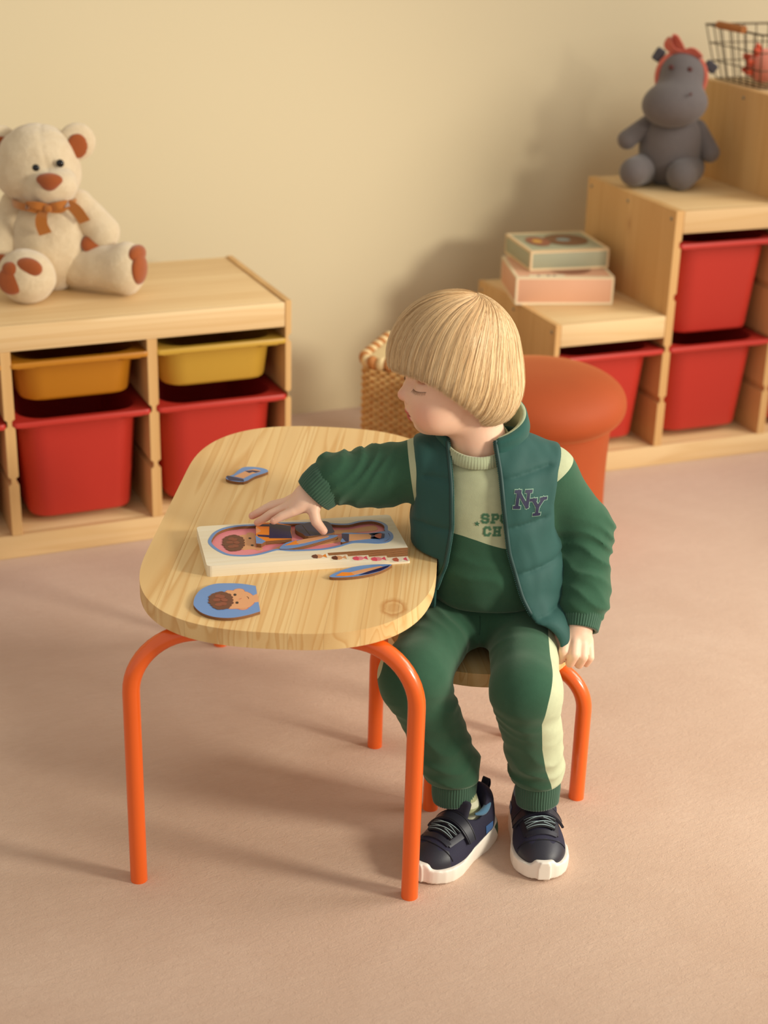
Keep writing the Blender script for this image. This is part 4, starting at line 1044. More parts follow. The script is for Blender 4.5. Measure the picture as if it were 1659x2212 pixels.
# hair: a cap that fills the volume and single strands combed over it
def hair_mat():
    m = NT('blond_hair'); t_ = m.attr('tone')
    c = m.ramp(t_, [(0.0, lin('#C89A68')), (0.35, lin('#E2BC88')), (0.7, lin('#F2D4A4')), (1.0, lin('#FBE8C4'))])
    m.set(Base_Color=c, Roughness=0.42, Sheen_Weight=0.1); m.p.inputs['Specular IOR Level'].default_value = 0.45; return m.m
HAIR = hair_mat()
def f_outer(Q):
    d = s_ell(Q, (0.003, 0, 0.751), (0.0985, 0.0790, 0.0950))
    d = su(d, s_ell(Q, (-0.041, 0, 0.700), (0.0590, 0.0760, 0.0600)), 0.03)
    return su(d, s_ell(Q, (0.000, 0, 0.728), (0.083, 0.0790, 0.062)), 0.02)
HF = np.array([-0.110, -0.095, -0.086, -0.077, -0.059, -0.040, -0.030, -0.021, -0.003, 0.011, 0.027, 0.046, 0.068, 0.087, 0.110])
HZ = np.array([0.682, 0.672, 0.664, 0.660, 0.658, 0.659, 0.664, 0.678, 0.694, 0.704, 0.716, 0.730, 0.739, 0.741, 0.742])
def zhem(f): return np.interp(f, HF, HZ)
def f_cap(P):
    Q = to_head(P); return si(f_outer(Q)+0.0035, (zhem(Q[:, 0])+0.004-Q[:, 2]).astype(np.float32)*0.8, 0.006)
hair = sdf_obj('hair', f_cap, (-0.19, -0.14, 0.64), (0.06, 0.10, 0.86), 0.003, HAIR, kid, {'tone': lambda P: 0.45+0.08*nz(P, 300)})
def strands(n, seg=15):
    rs = np.random.RandomState(3)
    ph = rs.uniform(0, 2*np.pi, n); th0 = np.radians(rs.uniform(0, 1, n)**0.7*80+0.4); c = np.array([-0.012, 0, 0.742])
    m = 46; T_ = th0[:, None]+(np.radians(158)-th0[:, None])*np.linspace(0, 1, m)[None]
    wob = 0.016*np.sin(T_*rs.uniform(1, 3, n)[:, None]+rs.uniform(0, 6, n)[:, None])
    clump = 0.012*np.sin(ph*43)+0.010*np.sin(ph*97+1)
    PH = ph[:, None]+(wob+clump[:, None]*0.5)*np.sin(T_)+0.9*np.exp(-T_/0.30)
    D = np.stack([np.sin(T_)*np.cos(PH), np.sin(T_)*np.sin(PH), np.cos(T_)], -1).reshape(-1, 3).astype(np.float32)
    # tilt the crown a little backwards
    ta = math.radians(-10); R_ = np.array([[math.cos(ta), 0, math.sin(ta)], [0, 1, 0], [-math.sin(ta), 0, math.cos(ta)]], np.float32); D = D@R_.T
    lo = np.full(len(D), 0.03, np.float32); hi = np.full(len(D), 0.16, np.float32); cc = c.astype(np.float32)
    for _ in range(13):
        md = (lo+hi)/2; v = f_outer(cc+D*md[:, None]); ins = v < 0; lo = np.where(ins, md, lo); hi = np.where(ins, hi, md)
    off = rs.uniform(-0.0020, 0.0006, n)+0.0006*np.sin(ph*43+0.7); fly = rs.uniform(0, 1, n) > 0.985
    gr = np.linspace(0, 1, m)[None]; off2 = off[:, None]+fly[:, None]*rs.uniform(0.001, 0.006, n)[:, None]*gr
    X = (cc+D*(lo+off2.reshape(-1))[:, None]).reshape(n, m, 3)
    jit = rs.normal(0, 0.0022, n)-0.002; below = X[:, :, 2] < (zhem(X[:, :, 0])+jit[:, None])
    end = np.where(below.any(1), below.argmax(1), m-1).clip(3, m-1)
    u = np.linspace(0, 1, seg)[None]*end[:, None]; i0 = np.floor(u).astype(int).clip(0, m-2); fr = (u-i0)[..., None]; ar = np.arange(n)[:, None]
    S_ = X[ar, i0]*(1-fr)+X[ar, i0+1]*fr
    return S_, rs
S_, rs = strands(19000); n_, sg_ = S_.shape[:2]
SW = from_head(S_.reshape(-1, 3)).reshape(n_, sg_, 3)
Tn = np.gradient(SW, axis=1); Tn /= np.linalg.norm(Tn, axis=2)[..., None]+1e-9
ctr = from_head([(-0.012, 0, 0.742)])[0]; Nn = SW-ctr; Nn -= Tn*(Nn*Tn).sum(-1)[..., None]; Nn /= np.linalg.norm(Nn, axis=2)[..., None]+1e-9; Bn = np.cross(Tn, Nn)
rad = 0.00034*np.interp(np.linspace(0, 1, sg_), [0, 0.1, 0.85, 1], [0.5, 1, 0.9, 0.25])[None, :, None]
VV = np.stack([SW+rad*(math.cos(a)*Nn+math.sin(a)*Bn) for a in (math.pi/2, math.pi/2+2.094, math.pi/2+4.189)], 2).reshape(-1, 3)
base_i = (np.arange(n_)[:, None, None]*sg_+np.arange(sg_-1)[None, :, None])*3; kk = np.arange(3)[None, None]
FQ = np.stack([base_i+kk, base_i+(kk+1) % 3, base_i+3+(kk+1) % 3, base_i+3+kk], -1).reshape(-1, 4)
clumpt = 0.5+0.20*np.sin(np.arctan2(S_[:, 7, 1], S_[:, 7, 0])*47)+0.12*np.sin(np.arctan2(S_[:, 7, 1], S_[:, 7, 0])*113)
tone = np.clip((0.62*clumpt+0.22*rs.uniform(0, 1, n_)+0.02)[:, None, None]+0.30*np.linspace(-0.6, 0.6, sg_)[None, :, None]+np.zeros((1, 1, 3))+0.08, 0, 1).reshape(-1)
st_ = np_mesh('hair_strands', VV, FQ, HAIR, hair, {'tone': tone}); st_['kind'] = 'stuff'

# clothes
def f_tabletop(P):   # keeps the cloth clear of the table edge the child leans against
    X = -0.09+P[:, 0]*cyw+P[:, 1]*syw+0.491; Y = -1.15-P[:, 0]*syw+P[:, 1]*cyw+1.2895
    v, u = X*0.8936-Y*0.4488, X*0.4488+Y*0.8936
    qx, qy = np.abs(v)-0.0185, np.abs(u-0.376)-0.211
    o = np.sqrt(np.maximum(qx, 0)**2+np.maximum(qy, 0)**2)+np.minimum(np.maximum(qx, qy), 0)-0.2015
    return np.maximum(o, np.abs(P[:, 2]-0.4325)-0.0150).astype(np.float32)
def f_torso(P):
    d = s_ell(P, (-0.010, -0.004, 0.515), (0.106, 0.078, 0.112))
    d = su(d, s_ell(P, (0.004, -0.008, 0.405), (0.108, 0.090, 0.085)), 0.05)
    d = su(d, s_cone(P, (-0.100, 0.004, 0.572), (0.082, 0.002, 0.564), 0.034, 0.034), 0.03)
    return d
def fold(P, u, seed, amp):
    a = 0.5+0.5*nz(P, 34, seed); b = np.sin(u+1.8*nz(P, 42, seed+1)); c = np.sin(u*0.53-2.2*nz(P, 30, seed+2)+1.1)
    return amp*(a*(1-np.abs(b)*1.6)*0.9+0.7*(1-a)*c)
def f_sleeves(P):
    d1 = s_cone(P, (-0.098, 0.002, 0.568), (-0.172, 0.018, 0.541), 0.043, 0.045); d1 = su(d1, s_cone(P, (-0.172, 0.018, 0.542), (-0.236, 0.005, 0.542), 0.045, 0.0405), 0.02)
    # bunched folds towards the cuff
    t1 = -P[:, 0]; w1 = np.clip((t1-0.13)/0.06, 0, 1)
    d1 = d1-w1*fold(P, t1*120+P[:, 2]*70, 5, 0.0042)
    d2 = s_cone(P, (0.086, 0.0, 0.560), (0.147, 0.014, 0.462), 0.041, 0.044); d2 = su(d2, s_cone(P, (0.147, 0.014, 0.462), (0.146, -0.058, 0.378), 0.043, 0.040), 0.02)
    w2 = np.clip((0.51-P[:, 2])/0.04, 0, 1)
    q = P[:, 2]*0.9+P[:, 1]*0.5
    d2 = d2-w2*fold(P, q*110+P[:, 0]*60, 6, 0.0046)
    return np.minimum(d1, d2)
def f_sweat(P):
    d = su(f_torso(P), f_sleeves(P), 0.025)
    lo_ = np.clip((0.47-P[:, 2])/0.08, 0, 1)
    d = d-lo_*fold(P, P[:, 2]*85+P[:, 0]*25, 8, 0.0035)
    d = d-0.0010*nz(P, 60, 1)
    d = si(d, (0.3475+0.012*np.cos(P[:, 0]*12)-P[:, 2]).astype(np.float32), 0.012)
    neck = s_cone(P, (-0.045, -0.020, 0.70), (-0.027, -0.012, 0.585), 0.044, 0.0425)
    return ss(ss(d, neck, 0.004), f_tabletop(P), 0.003)
def a_sage(P):
    s, z = P[:, 0], P[:, 2]; zl = np.interp(s, [-0.12, -0.065, -0.045, -0.025, -0.005, 0.015, 0.035, 0.08], [0.494, 0.491, 0.4885, 0.4840, 0.4780, 0.4725, 0.4685, 0.466])
    m1 = z-zl; m2 = np.where(s > 0.055, (z-0.574)*0.79-(s-0.104)*0.61, 1.0); m3 = (s+0.128)*0.93+(z-0.585)*0.15
    return np.minimum(np.minimum(m1, m2), m3)*100
def two_tone(name, colA, colB, att, scale=700, strength=0.3):
    m = NT(name); v = m.coord(); f = m.noise(v, 70, 4, 0.6)
    def var(c): c = lin(c); return m.mix(f, tuple(x*0.88 for x in c[:3])+(1,), tuple(min(1, x*1.12) for x in c[:3])+(1,))
    k = m.math('GREATER_THAN', m.attr(att), 0.0)
    m.set(Base_Color=m.mix(k, var(colA), var(colB)), Roughness=0.92, Sheen_Weight=0.35, Sheen_Roughness=0.5, Sheen_Tint=lin('#CFE0C8'))
    m.p.inputs['Specular IOR Level'].default_value = 0.15
    m.bump(m.noise(v, scale, 3, 0.6), strength, 0.0006); return m.m
GRN, SAGE = '#325641', '#B4B996'
SWEAT = two_tone('sweatshirt_fleece', GRN, SAGE, 'sage'); TROU = two_tone('trouser_fleece', GRN, '#C3C7A4', 'sage')
RIBG = fabric('rib_knit_green', '#345843', 900, 0.2, 0.3, 0.06); RIBS = fabric('rib_knit_sage', '#AEB692', 900, 0.2, 0.3, 0.06)
sw = sdf_obj('sweatshirt', f_sweat, (-0.32, -0.15, 0.31), (0.22, 0.12, 0.65), 0.0030, SWEAT, kid, {'sage': a_sage})
def rib_tube(name, path, radii, mat, parent, ribs=46, depth=0.0007, th=0.0045, squash=None):
    P = np.array(spline(path, 4)); m = len(P); R = np.interp(np.linspace(0, 1, m), np.linspace(0, 1, len(radii)), radii)
    T = np.gradient(P, axis=0); T /= np.linalg.norm(T, axis=1)[:, None]; n = ribs*4; V = []
    u = np.cross(T[0], [0.0, 1.0, 0.2]); u /= np.linalg.norm(u)
    prof = [(i, 0.0) for i in range(m)]+[(m-1, -th*0.5), (m-1, -th)]+[(i, -th) for i in range(m-2, -1, -1)]+[(0, -th*0.5)]
    for i, o in prof:
        uu = u-T[i]*(u@T[i]); uu /= np.linalg.norm(uu); w = np.cross(T[i], uu)
        for k in range(n):
            a = 2*math.pi*k/n; r = R[i]+o+(depth*math.sin(ribs*a) if o > -0.001 else 0)
            V.append(P[i]+r*(math.cos(a)*uu+math.sin(a)*w))
    q = len(prof); F = [(i*n+k, i*n+(k+1) % n, ((i+1) % q)*n+(k+1) % n, ((i+1) % q)*n+k) for i in range(q) for k in range(n)]
    return mesh_obj(name, V, F, mat, parent)
rib_tube('sleeve_cuff', [(-0.240, 0.004, 0.545), (-0.252, 0.001, 0.536), (-0.264, -0.003, 0.5245), (-0.2715, -0.005, 0.5165)], [0.0310, 0.0350, 0.0345, 0.0315], RIBG, sw)
rib_tube('sleeve_cuff', [(0.1450, -0.058, 0.378), (0.1425, -0.069, 0.364), (0.1400, -0.079, 0.350), (0.1385, -0.086, 0.3415)], [0.0350, 0.0325, 0.0305, 0.0290], RIBG, sw)
# crew neck
cr = []
for k in range(73):
    a = 2*math.pi*k/72; cr.append((-0.026+0.0505*math.cos(a), -0.012+0.0480*math.sin(a), 0.6165-0.012*math.sin(a)*-1+0.004*math.cos(2*a)))
V, F = [], []; nr = 72*3
for ring_i, (dr, dz) in enumerate(((0.0052, -0.012), (0.0034, -0.003), (0.0004, 0.005), (-0.0026, 0.0052), (-0.0030, -0.004), (0.0010, -0.014))):
    for k in range(nr):
        a = 2*math.pi*k/nr; rr = dr+(0.0006*math.sin(72*a) if dr > 0 else 0)
        V.append((-0.028+(0.0490+rr)*math.cos(a), -0.013+(0.0500+rr)*math.sin(a), 0.6180+0.0150*math.sin(a)+dz))
for i in range(6):
    for k in range(nr): F.append((i*nr+k, i*nr+(k+1) % nr, ((i+1) % 6)*nr+(k+1) % nr, ((i+1) % 6)*nr+k))
mesh_obj('neck_rib', V, F, RIBS, sw)

# vest
ZLs = ([0.396, 0.443, 0.503, 0.570, 0.624, 0.650], [-0.080, -0.066, -0.059, -0.062, -0.069, -0.079])
ZRs = ([0.300, 0.356, 0.402, 0.470, 0.537, 0.588, 0.628], [0.100, 0.072, 0.044, 0.021, 0.010, 0.003, -0.006])
def sL(z): return np.interp(z, *ZLs)
def sR(z): return np.interp(z, *ZRs)
def quilt(P):
    q = P[:, 2]-0.10*np.abs(P[:, 0])*np.where(P[:, 0] > 0, 1.6, -0.6)
    lev = np.array([0.362, 0.430, 0.503, 0.577, 0.66]); dist = np.abs(q[:, None]-lev[None]).min(1)
    bR = np.interp(P[:, 2], [0.44, 0.47, 0.49, 0.53, 0.58, 0.62], [0.2, 0.104, 0.096, 0.092, 0.096, 0.106]); bL = np.interp(P[:, 2], [0.46, 0.50, 0.533, 0.592, 0.632], [-0.2, -0.122, -0.116, -0.121, -0.127])
    w = np.clip((np.minimum(bR-P[:, 0], P[:, 0]-bL)-0.004)/0.016, 0, 1)
    return 0.0052*(1-w*np.exp(-(dist/0.0055)**0.95))
def f_vest(P):
    t_ = f_torso(P); t_ = su(t_, s_ell(P, (0.022, -0.004, 0.335), (0.110, 0.104, 0.085)), 0.04); t_ = su(t_, s_cone(P, (0.060, 0.0, 0.326), (0.062, -0.082, 0.320), 0.062, 0.0585), 0.02)
    out = t_-0.0068-quilt(P)-0.0010*nz(P, 60, 3)-0.0007*nz(P*np.array([2.2, 1, 0.8], np.float32), 90, 5)
    d = np.maximum(out, -(t_-0.001))
    # bottom edge
    d = si(d, (0.300+0.35*np.clip(0.09-P[:, 0], 0, 0.2)-P[:, 2]).astype(np.float32), 0.008); d = si(d, (-0.124-P[:, 1]).astype(np.float32), 0.008)
    # arm holes
    bR = np.interp(P[:, 2], [0.44, 0.47, 0.49, 0.53, 0.58, 0.62], [0.125, 0.104, 0.096, 0.092, 0.096, 0.106]); bL = np.interp(P[:, 2], [0.46, 0.50, 0.533, 0.592, 0.632], [-0.150, -0.122, -0.116, -0.121, -0.127])
    d = ss(d, (np.maximum(bR-P[:, 0], 0.455-P[:, 2])).astype(np.float32), 0.008); d = ss(d, (np.maximum(P[:, 0]-bL, 0.475-P[:, 2])).astype(np.float32), 0.008)
    # neck hole
    d = ss(d, s_cone(P, (-0.032, -0.006, 0.72), (-0.022, -0.004, 0.58), 0.055, 0.055), 0.006)
    # open front
    op = np.maximum(np.maximum(sL(P[:, 2])-P[:, 0], P[:, 0]-sR(P[:, 2])), P[:, 1]+0.02).astype(np.float32)
    return ss(ss(d, op, 0.006), f_tabletop(P), 0.003)
def nylon(name, col):
    m = NT(name); v = m.coord(); c = lin(col); f = m.noise(v, 30, 3)
    m.set(Base_Color=m.mix(f, tuple(x*0.92 for x in c[:3])+(1,), tuple(x*1.08 for x in c[:3])+(1,)), Roughness=0.68, Sheen_Weight=0.08); m.p.inputs['Specular IOR Level'].default_value = 0.28
    w = m.noise(v, 38, 2, 0.5, 0.6); b = m.bump(w, 0.10, 0.004); m.bump(m.noise(v, 1500, 1), 0.1, 0.0003, b); return m.m
VEST = nylon('vest_nylon', '#27504A'); VEST2 = plain('zip_tape', '#173C38', 0.6)
vs = sdf_obj('vest', f_vest, (-0.15, -0.14, 0.285), (0.15, 0.125, 0.66), 0.0028, VEST, kid)
def collar_f(P):
    c = (-0.018, 0.006); k = (P[:, 2]-0.60)*0.16
    x = (P[:, 0]-c[0]+k*0.6)/0.0655; y = (P[:, 1]-c[1])/0.0610
    r = np.sqrt(x*x+y*y); d = np.abs((r-1)*0.062)-0.0068-0.0012*np.sin(P[:, 2]*180)
    top = P[:, 2]-(0.648+0.018*np.clip(y, -1, 1)+0.010*x); bot = 0.585-P[:, 2]
    d = si(d.astype(np.float32), top.astype(np.float32), 0.008); d = np.maximum(d, bot)
    op = np.maximum(np.maximum(sL(P[:, 2])-0.002-P[:, 0], P[:, 0]-sR(P[:, 2])-0.003), P[:, 1]+0.01)
    return ss(d, op.astype(np.float32), 0.006)
LIN = two_tone('collar_nylon', '#27504A', '#A9B596', 'inner', 1200, 0.1)
def a_inner(P):
    x = (P[:, 0]+0.018)/0.0655; y = (P[:, 1]-0.006)/0.0610
    return (0.965-np.sqrt(x*x+y*y))*30
sdf_obj('collar', collar_f, (-0.11, -0.08, 0.57), (0.075, 0.09, 0.69), 0.0026, LIN, vs, {'inner': a_inner})
def on_front(f, s, z, off=0.0, d0=-0.20):
    s = np.atleast_1d(np.asarray(s, float)); z = np.atleast_1d(np.asarray(z, float)); y = np.full(s.shape, d0)
    for _ in range(90):
        v = f(np.stack([s, y, z], 1).astype(np.float32)); y = y+np.maximum(v*0.6, 0.0)
    return np.stack([s, y-off, z], 1)
f_vc = lambda P: np.minimum(f_vest(P), collar_f(P))
def zip_side(fn, z0, z1, side):
    zz_ = np.linspace(z0, z1, 60); Pz = on_front(f_vc, fn(zz_)+side*0.0045, zz_, 0.0002)
    for k in range(3): Pz[1:-1] = (Pz[:-2]+2*Pz[1:-1]+Pz[2:])/4
    tube('zip_tape', Pz+np.array([-side*0.001, 0, 0]), 0.0032, VEST2, vs, 8)
    q = Pz+np.array([-side*0.0042, -0.0008, 0]); teeth = []
    for i in range(0, len(q)-1):
        for h_ in (0, 0.5):
            p = q[i]+(q[i+1]-q[i])*h_; teeth.append(tube_geo([p-np.array([0.0011, 0, 0]), p, p+np.array([0.0011, 0, 0])], 0.0011, 5))
    o = mesh_obj('zip_teeth', *join_geo(teeth), plain('zip_teeth_green', '#2B5A52', 0.4), vs); o['kind'] = 'stuff'
    return Pz
zipR = zip_side(sR, 0.313, 0.632, 1); zipL = zip_side(sL, 0.40, 0.645, -1)
sp_ = zipR[1]; box('zip_slider', sp_+np.array([-0.007, -0.006, 0.002]), sp_+np.array([0.001, -0.001, 0.014]), VEST2, vs, 0.0015)
tube('zip_pull', [sp_+np.array([-0.004, -0.006, 0.010]), sp_+np.array([-0.006, -0.0075, 0.0]), sp_+np.array([-0.005, -0.007, -0.010])], 0.0017, VEST2, vs, 8)

# printed letters laid on the cloth
def stroke_grid(poly, wid, closed=False, n=5):
    """poly-line strokes with square ends -> quads"""
    out = []
    for i in range(len(poly)-1):
        a, b = np.array(poly[i], float), np.array(poly[i+1], float); t = b-a; L = np.linalg.norm(t); t /= L; a2, b2 = a-t*wid*0.5, b+t*wid*0.5; nn = np.array([-t[1], t[0]])*wid/2
        for k in range(n):
            p, q = a2+(b2-a2)*k/n, a2+(b2-a2)*(k+1)/n; out.append([p+nn, p-nn, q-nn, q+nn])
    return out
GLY = {'N': [[(0, 0), (0, 1)], [(0, 1), (0.8, 0)], [(0.8, 0), (0.8, 1)], [(-0.16, 0), (0.16, 0)], [(-0.16, 1), (0.10, 1)], [(0.64, 1), (0.96, 1)]],
       'Y': [[(0, 1), (0.4, 0.5)], [(0.8, 1), (0.4, 0.5)], [(0.4, 0.5), (0.4, 0)], [(0.22, 0), (0.58, 0)], [(-0.16, 1), (0.16, 1)], [(0.64, 1), (0.96, 1)]],
       'S': [[(0.8, 0.85), (0.62, 1), (0.18, 1), (0, 0.85), (0, 0.62), (0.15, 0.52), (0.65, 0.48), (0.8, 0.38), (0.8, 0.15), (0.62, 0), (0.18, 0), (0, 0.15)]],
       'P': [[(0.1, 0), (0.1, 1)], [(0, 1), (0.62, 1), (0.8, 0.85), (0.8, 0.6), (0.62, 0.45), (0.1, 0.45)], [(-0.06, 0), (0.28, 0)]],
       'O': [[(0.2, 0), (0.6, 0), (0.8, 0.2), (0.8, 0.8), (0.6, 1), (0.2, 1), (0, 0.8), (0, 0.2), (0.2, 0)]],
       'C': [[(0.8, 0.78), (0.62, 1), (0.2, 1), (0, 0.8), (0, 0.2), (0.2, 0), (0.62, 0), (0.8, 0.22)]],
       'H': [[(0.08, 0), (0.08, 1)], [(0.72, 0), (0.72, 1)], [(0.08, 0.5), (0.72, 0.5)], [(-0.06, 0), (0.22, 0)], [(-0.06, 1), (0.22, 1)], [(0.58, 0), (0.86, 0)], [(0.58, 1), (0.86, 1)]]}
def letter(name, ch, s, z, hgt, wscale, rot, wid, f, off, mat, parent):
    c_, s2 = math.cos(rot), math.sin(rot); V, F = [], []
    for st in GLY[ch]:
        for q in stroke_grid([(x*hgt*wscale, y*hgt) for x, y in st], wid):
            b = len(V)
            for p in q: V.append((s+p[0]*c_-p[1]*s2, z+p[0]*s2+p[1]*c_))
            F.append((b, b+1, b+2, b+3))
    V = np.array(V); W = on_front(f, V[:, 0], V[:, 1], off)
    return mesh_obj(name, W, F, mat, parent, False)
NAVY = plain('navy_print', '#191A3C', 0.6); EDGE = plain('pale_green_stitch', '#7FA08A', 0.7); INKG = plain('green_print', '#5F8763', 0.7); INKD = plain('dark_green_print', '#3F6B4E', 0.7)
for ch, s, z in (('N', 0.0318, 0.5405), ('Y', 0.0552, 0.5255)):
    letter('letter_border', ch, s, z, 0.0230, 0.86, -0.08, 0.0068, f_vest, 0.0006, EDGE, vs)
    letter('letter', ch, s, z, 0.0230, 0.86, -0.08, 0.0048, f_vest, 0.0011, NAVY, vs)
for ch, s, z in (('S', -0.0175, 0.5135), ('P', -0.0030, 0.5135), ('O', 0.0105, 0.5140), ('C', -0.0135, 0.4935), ('H', 0.0010, 0.4935)):
    letter('letter_border', ch, s, z, 0.0120, 0.85, -0.02, 0.0038, f_sweat, 0.0006, INKG, sw)
    letter('letter', ch, s, z, 0.0120, 0.85, -0.02, 0.0016, f_sweat, 0.0010, INKD, sw)
sv = [(-0.0250+(0.0046 if k % 2 == 0 else 0.0019)*math.sin(math.pi*k/5), 0.5105+(0.0046 if k % 2 == 0 else 0.0019)*math.cos(math.pi*k/5)) for k in range(10)]
W = on_front(f_sweat, [p[0] for p in sv]+[-0.025], [p[1] for p in sv]+[0.5105], 0.0008)
mesh_obj('star_print', W, [(k, 10, (k+1) % 10) for k in range(10)], INKD, sw, False)

# trousers
KR, KL = (-0.112, -0.176, 0.303), (0.052, -0.204, 0.298); NR_, NL_ = (-0.043, -0.152, 0.098), (0.086, -0.152, 0.098)
def f_trou(P):
    d = s_ell(P, (0.002, 0.030, 0.335), (0.114, 0.100, 0.066))
    for hip, kn, an in (((-0.056, -0.01, 0.316), KR, NR_), ((0.058, -0.01, 0.316), KL, NL_)):
        d = su(d, s_cone(P, hip, kn, 0.0530, 0.0500), 0.03)
        k2 = (kn[0], kn[1]-0.002, kn[2]-0.004)
        l_ = s_cone(P, k2, (an[0]*0.9+kn[0]*0.1, an[1], an[2]+0.040), 0.0485, 0.0430); l_ = su(l_, s_cone(P, (an[0]*0.95+kn[0]*0.05, an[1], an[2]+0.034), (an[0], an[1], an[2]+0.008), 0.0420, 0.0350), 0.01)
        d = su(d, l_, 0.022)
    w = np.clip((0.25-P[:, 2])/0.10, 0, 1); u = P[:, 2]+0.25*P[:, 0]
    d = d-w*fold(P, u*105, 11, 0.0042)
    kz = np.exp(-((P[:, 2]-0.262)/0.022)**2); d = d-kz*fold(P, P[:, 2]*150+P[:, 0]*30, 13, 0.0030)
    cz = np.clip((P[:, 2]-0.27)/0.04, 0, 1)*np.clip((P[:, 1]+0.16)/0.08, 0, 1)
    d = d-cz*fold(P, P[:, 0]*75+P[:, 1]*60, 15, 0.0032)
    return si(d-0.0009*nz(P, 65, 4), (0.112-P[:, 2]).astype(np.float32), 0.010)
def a_stripe(P):
    s, z = P[:, 0], P[:, 2]
    b = np.interp(z, [0.10, 0.131, 0.163, 0.211, 0.267, 0.306, 0.353], [0.108, 0.101, 0.090, 0.080, 0.074, 0.080, 0.091])
    m1 = np.where(P[:, 1] < 0.04, s-b, -0.1); m2 = np.interp(z, [0.08, 0.13, 0.2, 0.3, 0.34], [-0.108, -0.132, -0.157, -0.1665, -0.155])-s
    return np.maximum(m1, m2)*100
tr = sdf_obj('trousers', f_trou, (-0.19, -0.28, 0.09), (0.16, 0.16, 0.43), 0.0030, TROU, kid, {'sage': a_stripe})
for an, kn in ((NR_, KR), (NL_, KL)):
    a = np.array(an); rib_tube('ankle_cuff', [a+np.array([0, 0.0, 0.024]), a+np.array([0, 0, 0.006]), a+np.array([0, -0.001, -0.010]), a+np.array([0.001, -0.002, -0.022])], [0.0335, 0.0345, 0.0340, 0.0325], RIBG, tr, 52)
f_tr2 = f_trou
def seam(name, pts, f, mat, parent):
    pts = np.array(spline([(p[0], 0, p[1]) for p in pts], 6)); W = on_front(f, pts[:, 0], pts[:, 2], 0.0002, -0.32); tube(name, W, 0.0007, mat, parent, 5)
SEAM = plain('seam_thread', '#1F4230', 0.9)
seam('fly_seam', [(-0.012, 0.350), (-0.011, 0.335), (-0.012, 0.322)], f_trou, SEAM, tr)

# shoes (x toe, y left, z up; origin under the heel)
WHT = plain('shoe_white_rubber', '#EFE6D8', 0.5, (120, 0.05, 0.001)); NVM = fabric('shoe_navy_mesh', '#1E1C2E', 1600, 0.5, 0.15, 0.12, 0.8); NVL = plain('shoe_navy_leather', '#25242F', 0.42, (600, 0.08, 0.0004)); LBL = fabric('shoe_blue_lining', '#4E7896', 900, 0.3); GRI = plain('shoe_green_insert', '#2E5B44', 0.5)
LACE = plain('lace_black', '#17161C', 0.8); LACW = plain('lace_pale_line', '#AFC6C8', 0.7); PRT = plain('shoe_blue_print', '#3B5E8E', 0.6); STT = plain('stitch_dark', '#0F0F16', 0.8); SOCK = two_tone('sock_knit', '#A9AC85', '#D9D6BA', 'sage', 900, 0.3)
def hw(x): return np.interp(x, [-0.014, -0.008, 0.0, 0.03, 0.07, 0.11, 0.132, 0.146, 0.156, 0.162, 0.167], [0.010, 0.021, 0.027, 0.032, 0.0315, 0.0385, 0.0370, 0.0315, 0.0235, 0.0160, 0.004])
def f_sole(P):
    x, y, z = P.T; top = np.interp(x, [-0.01, 0.02, 0.06, 0.10, 0.15, 0.17], [0.040, 0.034, 0.024, 0.021, 0.023, 0.025])+0.0085/(1+np.exp(-(x-0.146)/0.003))/(1+np.exp((np.abs(y)-0.0165)/0.0016)); bot = np.interp(x, [-0.02, 0.01, 0.06, 0.075, 0.12, 0.17], [0.010, 0.0, 0.0, 0.0, 0.0, 0.006])
    w = hw(x)+0.0012+0.0024*np.sin(z*75+0.4)-np.clip(z-0.03, 0, 1)*0.3
    e = np.maximum(np.abs(y)-w, np.maximum(-0.013-x+np.clip(0.022-z, 0, 1)*0.3, x-0.1675)); d = np.maximum(e*0.8, np.maximum(z-top, bot-z))
    return d-0.002
def f_upper(P):
    x, y, z = P.T
    d = s_ell(P, (0.111, 0, 0.024), (0.053, 0.0395, 0.030)); d = su(d, s_ell(P, (0.070, 0, 0.028), (0.055, 0.0330, 0.040)), 0.02)
    d = su(d, s_ell(P, (0.032, 0, 0.040), (0.042, 0.0335, 0.046)), 0.02); d = su(d, s_cone(P, (0.022, 0, 0.03), (0.020, 0, 0.072), 0.030, 0.0285), 0.012)
    d = np.maximum(d, 0.016-z)
    hole = s_cone(P, (0.044, 0, 0.060), (0.040, 0, 0.14), 0.0245, 0.033); d = ss(d, hole, 0.006)
    return np.maximum(d, -(z*0+0.2))
def a_toe(P):
    x, y, z = P.T; b = 0.134-0.10*np.abs(y)*6*np.abs(y)*8-0.004*np.sin(np.abs(y)*300)
    return (np.minimum(x-b, 0.05))*100
SHU = NT('shoe_upper'); _k = SHU.math('GREATER_THAN', SHU.attr('toe'), 0.0); _v = SHU.coord()
SHU.set(Base_Color=SHU.mix(_k, SHU.mix(SHU.noise(_v, 900, 2), lin('#17152A'), lin('#2A2740')), lin('#262530')), Roughness=SHU.math('MULTIPLY_ADD', _k, -0.35, 0.8)); SHU.bump(SHU.noise(_v, 1400, 2), 0.35, 0.0004); SHU = SHU.m
VU, FU = surfnet(f_upper, (-0.03, -0.05, 0.0), (0.18, 0.05, 0.12), 0.0022); VS, FS = surfnet(f_sole, (-0.035, -0.06, -0.01), (0.19, 0.06, 0.06), 0.0022)
def top_z(f, x, y, z0=0.14):
    x = np.atleast_1d(np.asarray(x, float)); y = np.atleast_1d(np.asarray(y, float)); z = np.full(x.shape, z0)
    for _ in range(80): z = z-np.maximum(f(np.stack([x, y, z], 1).astype(np.float32))*0.6, 0)
    return np.stack([x, y, z], 1)
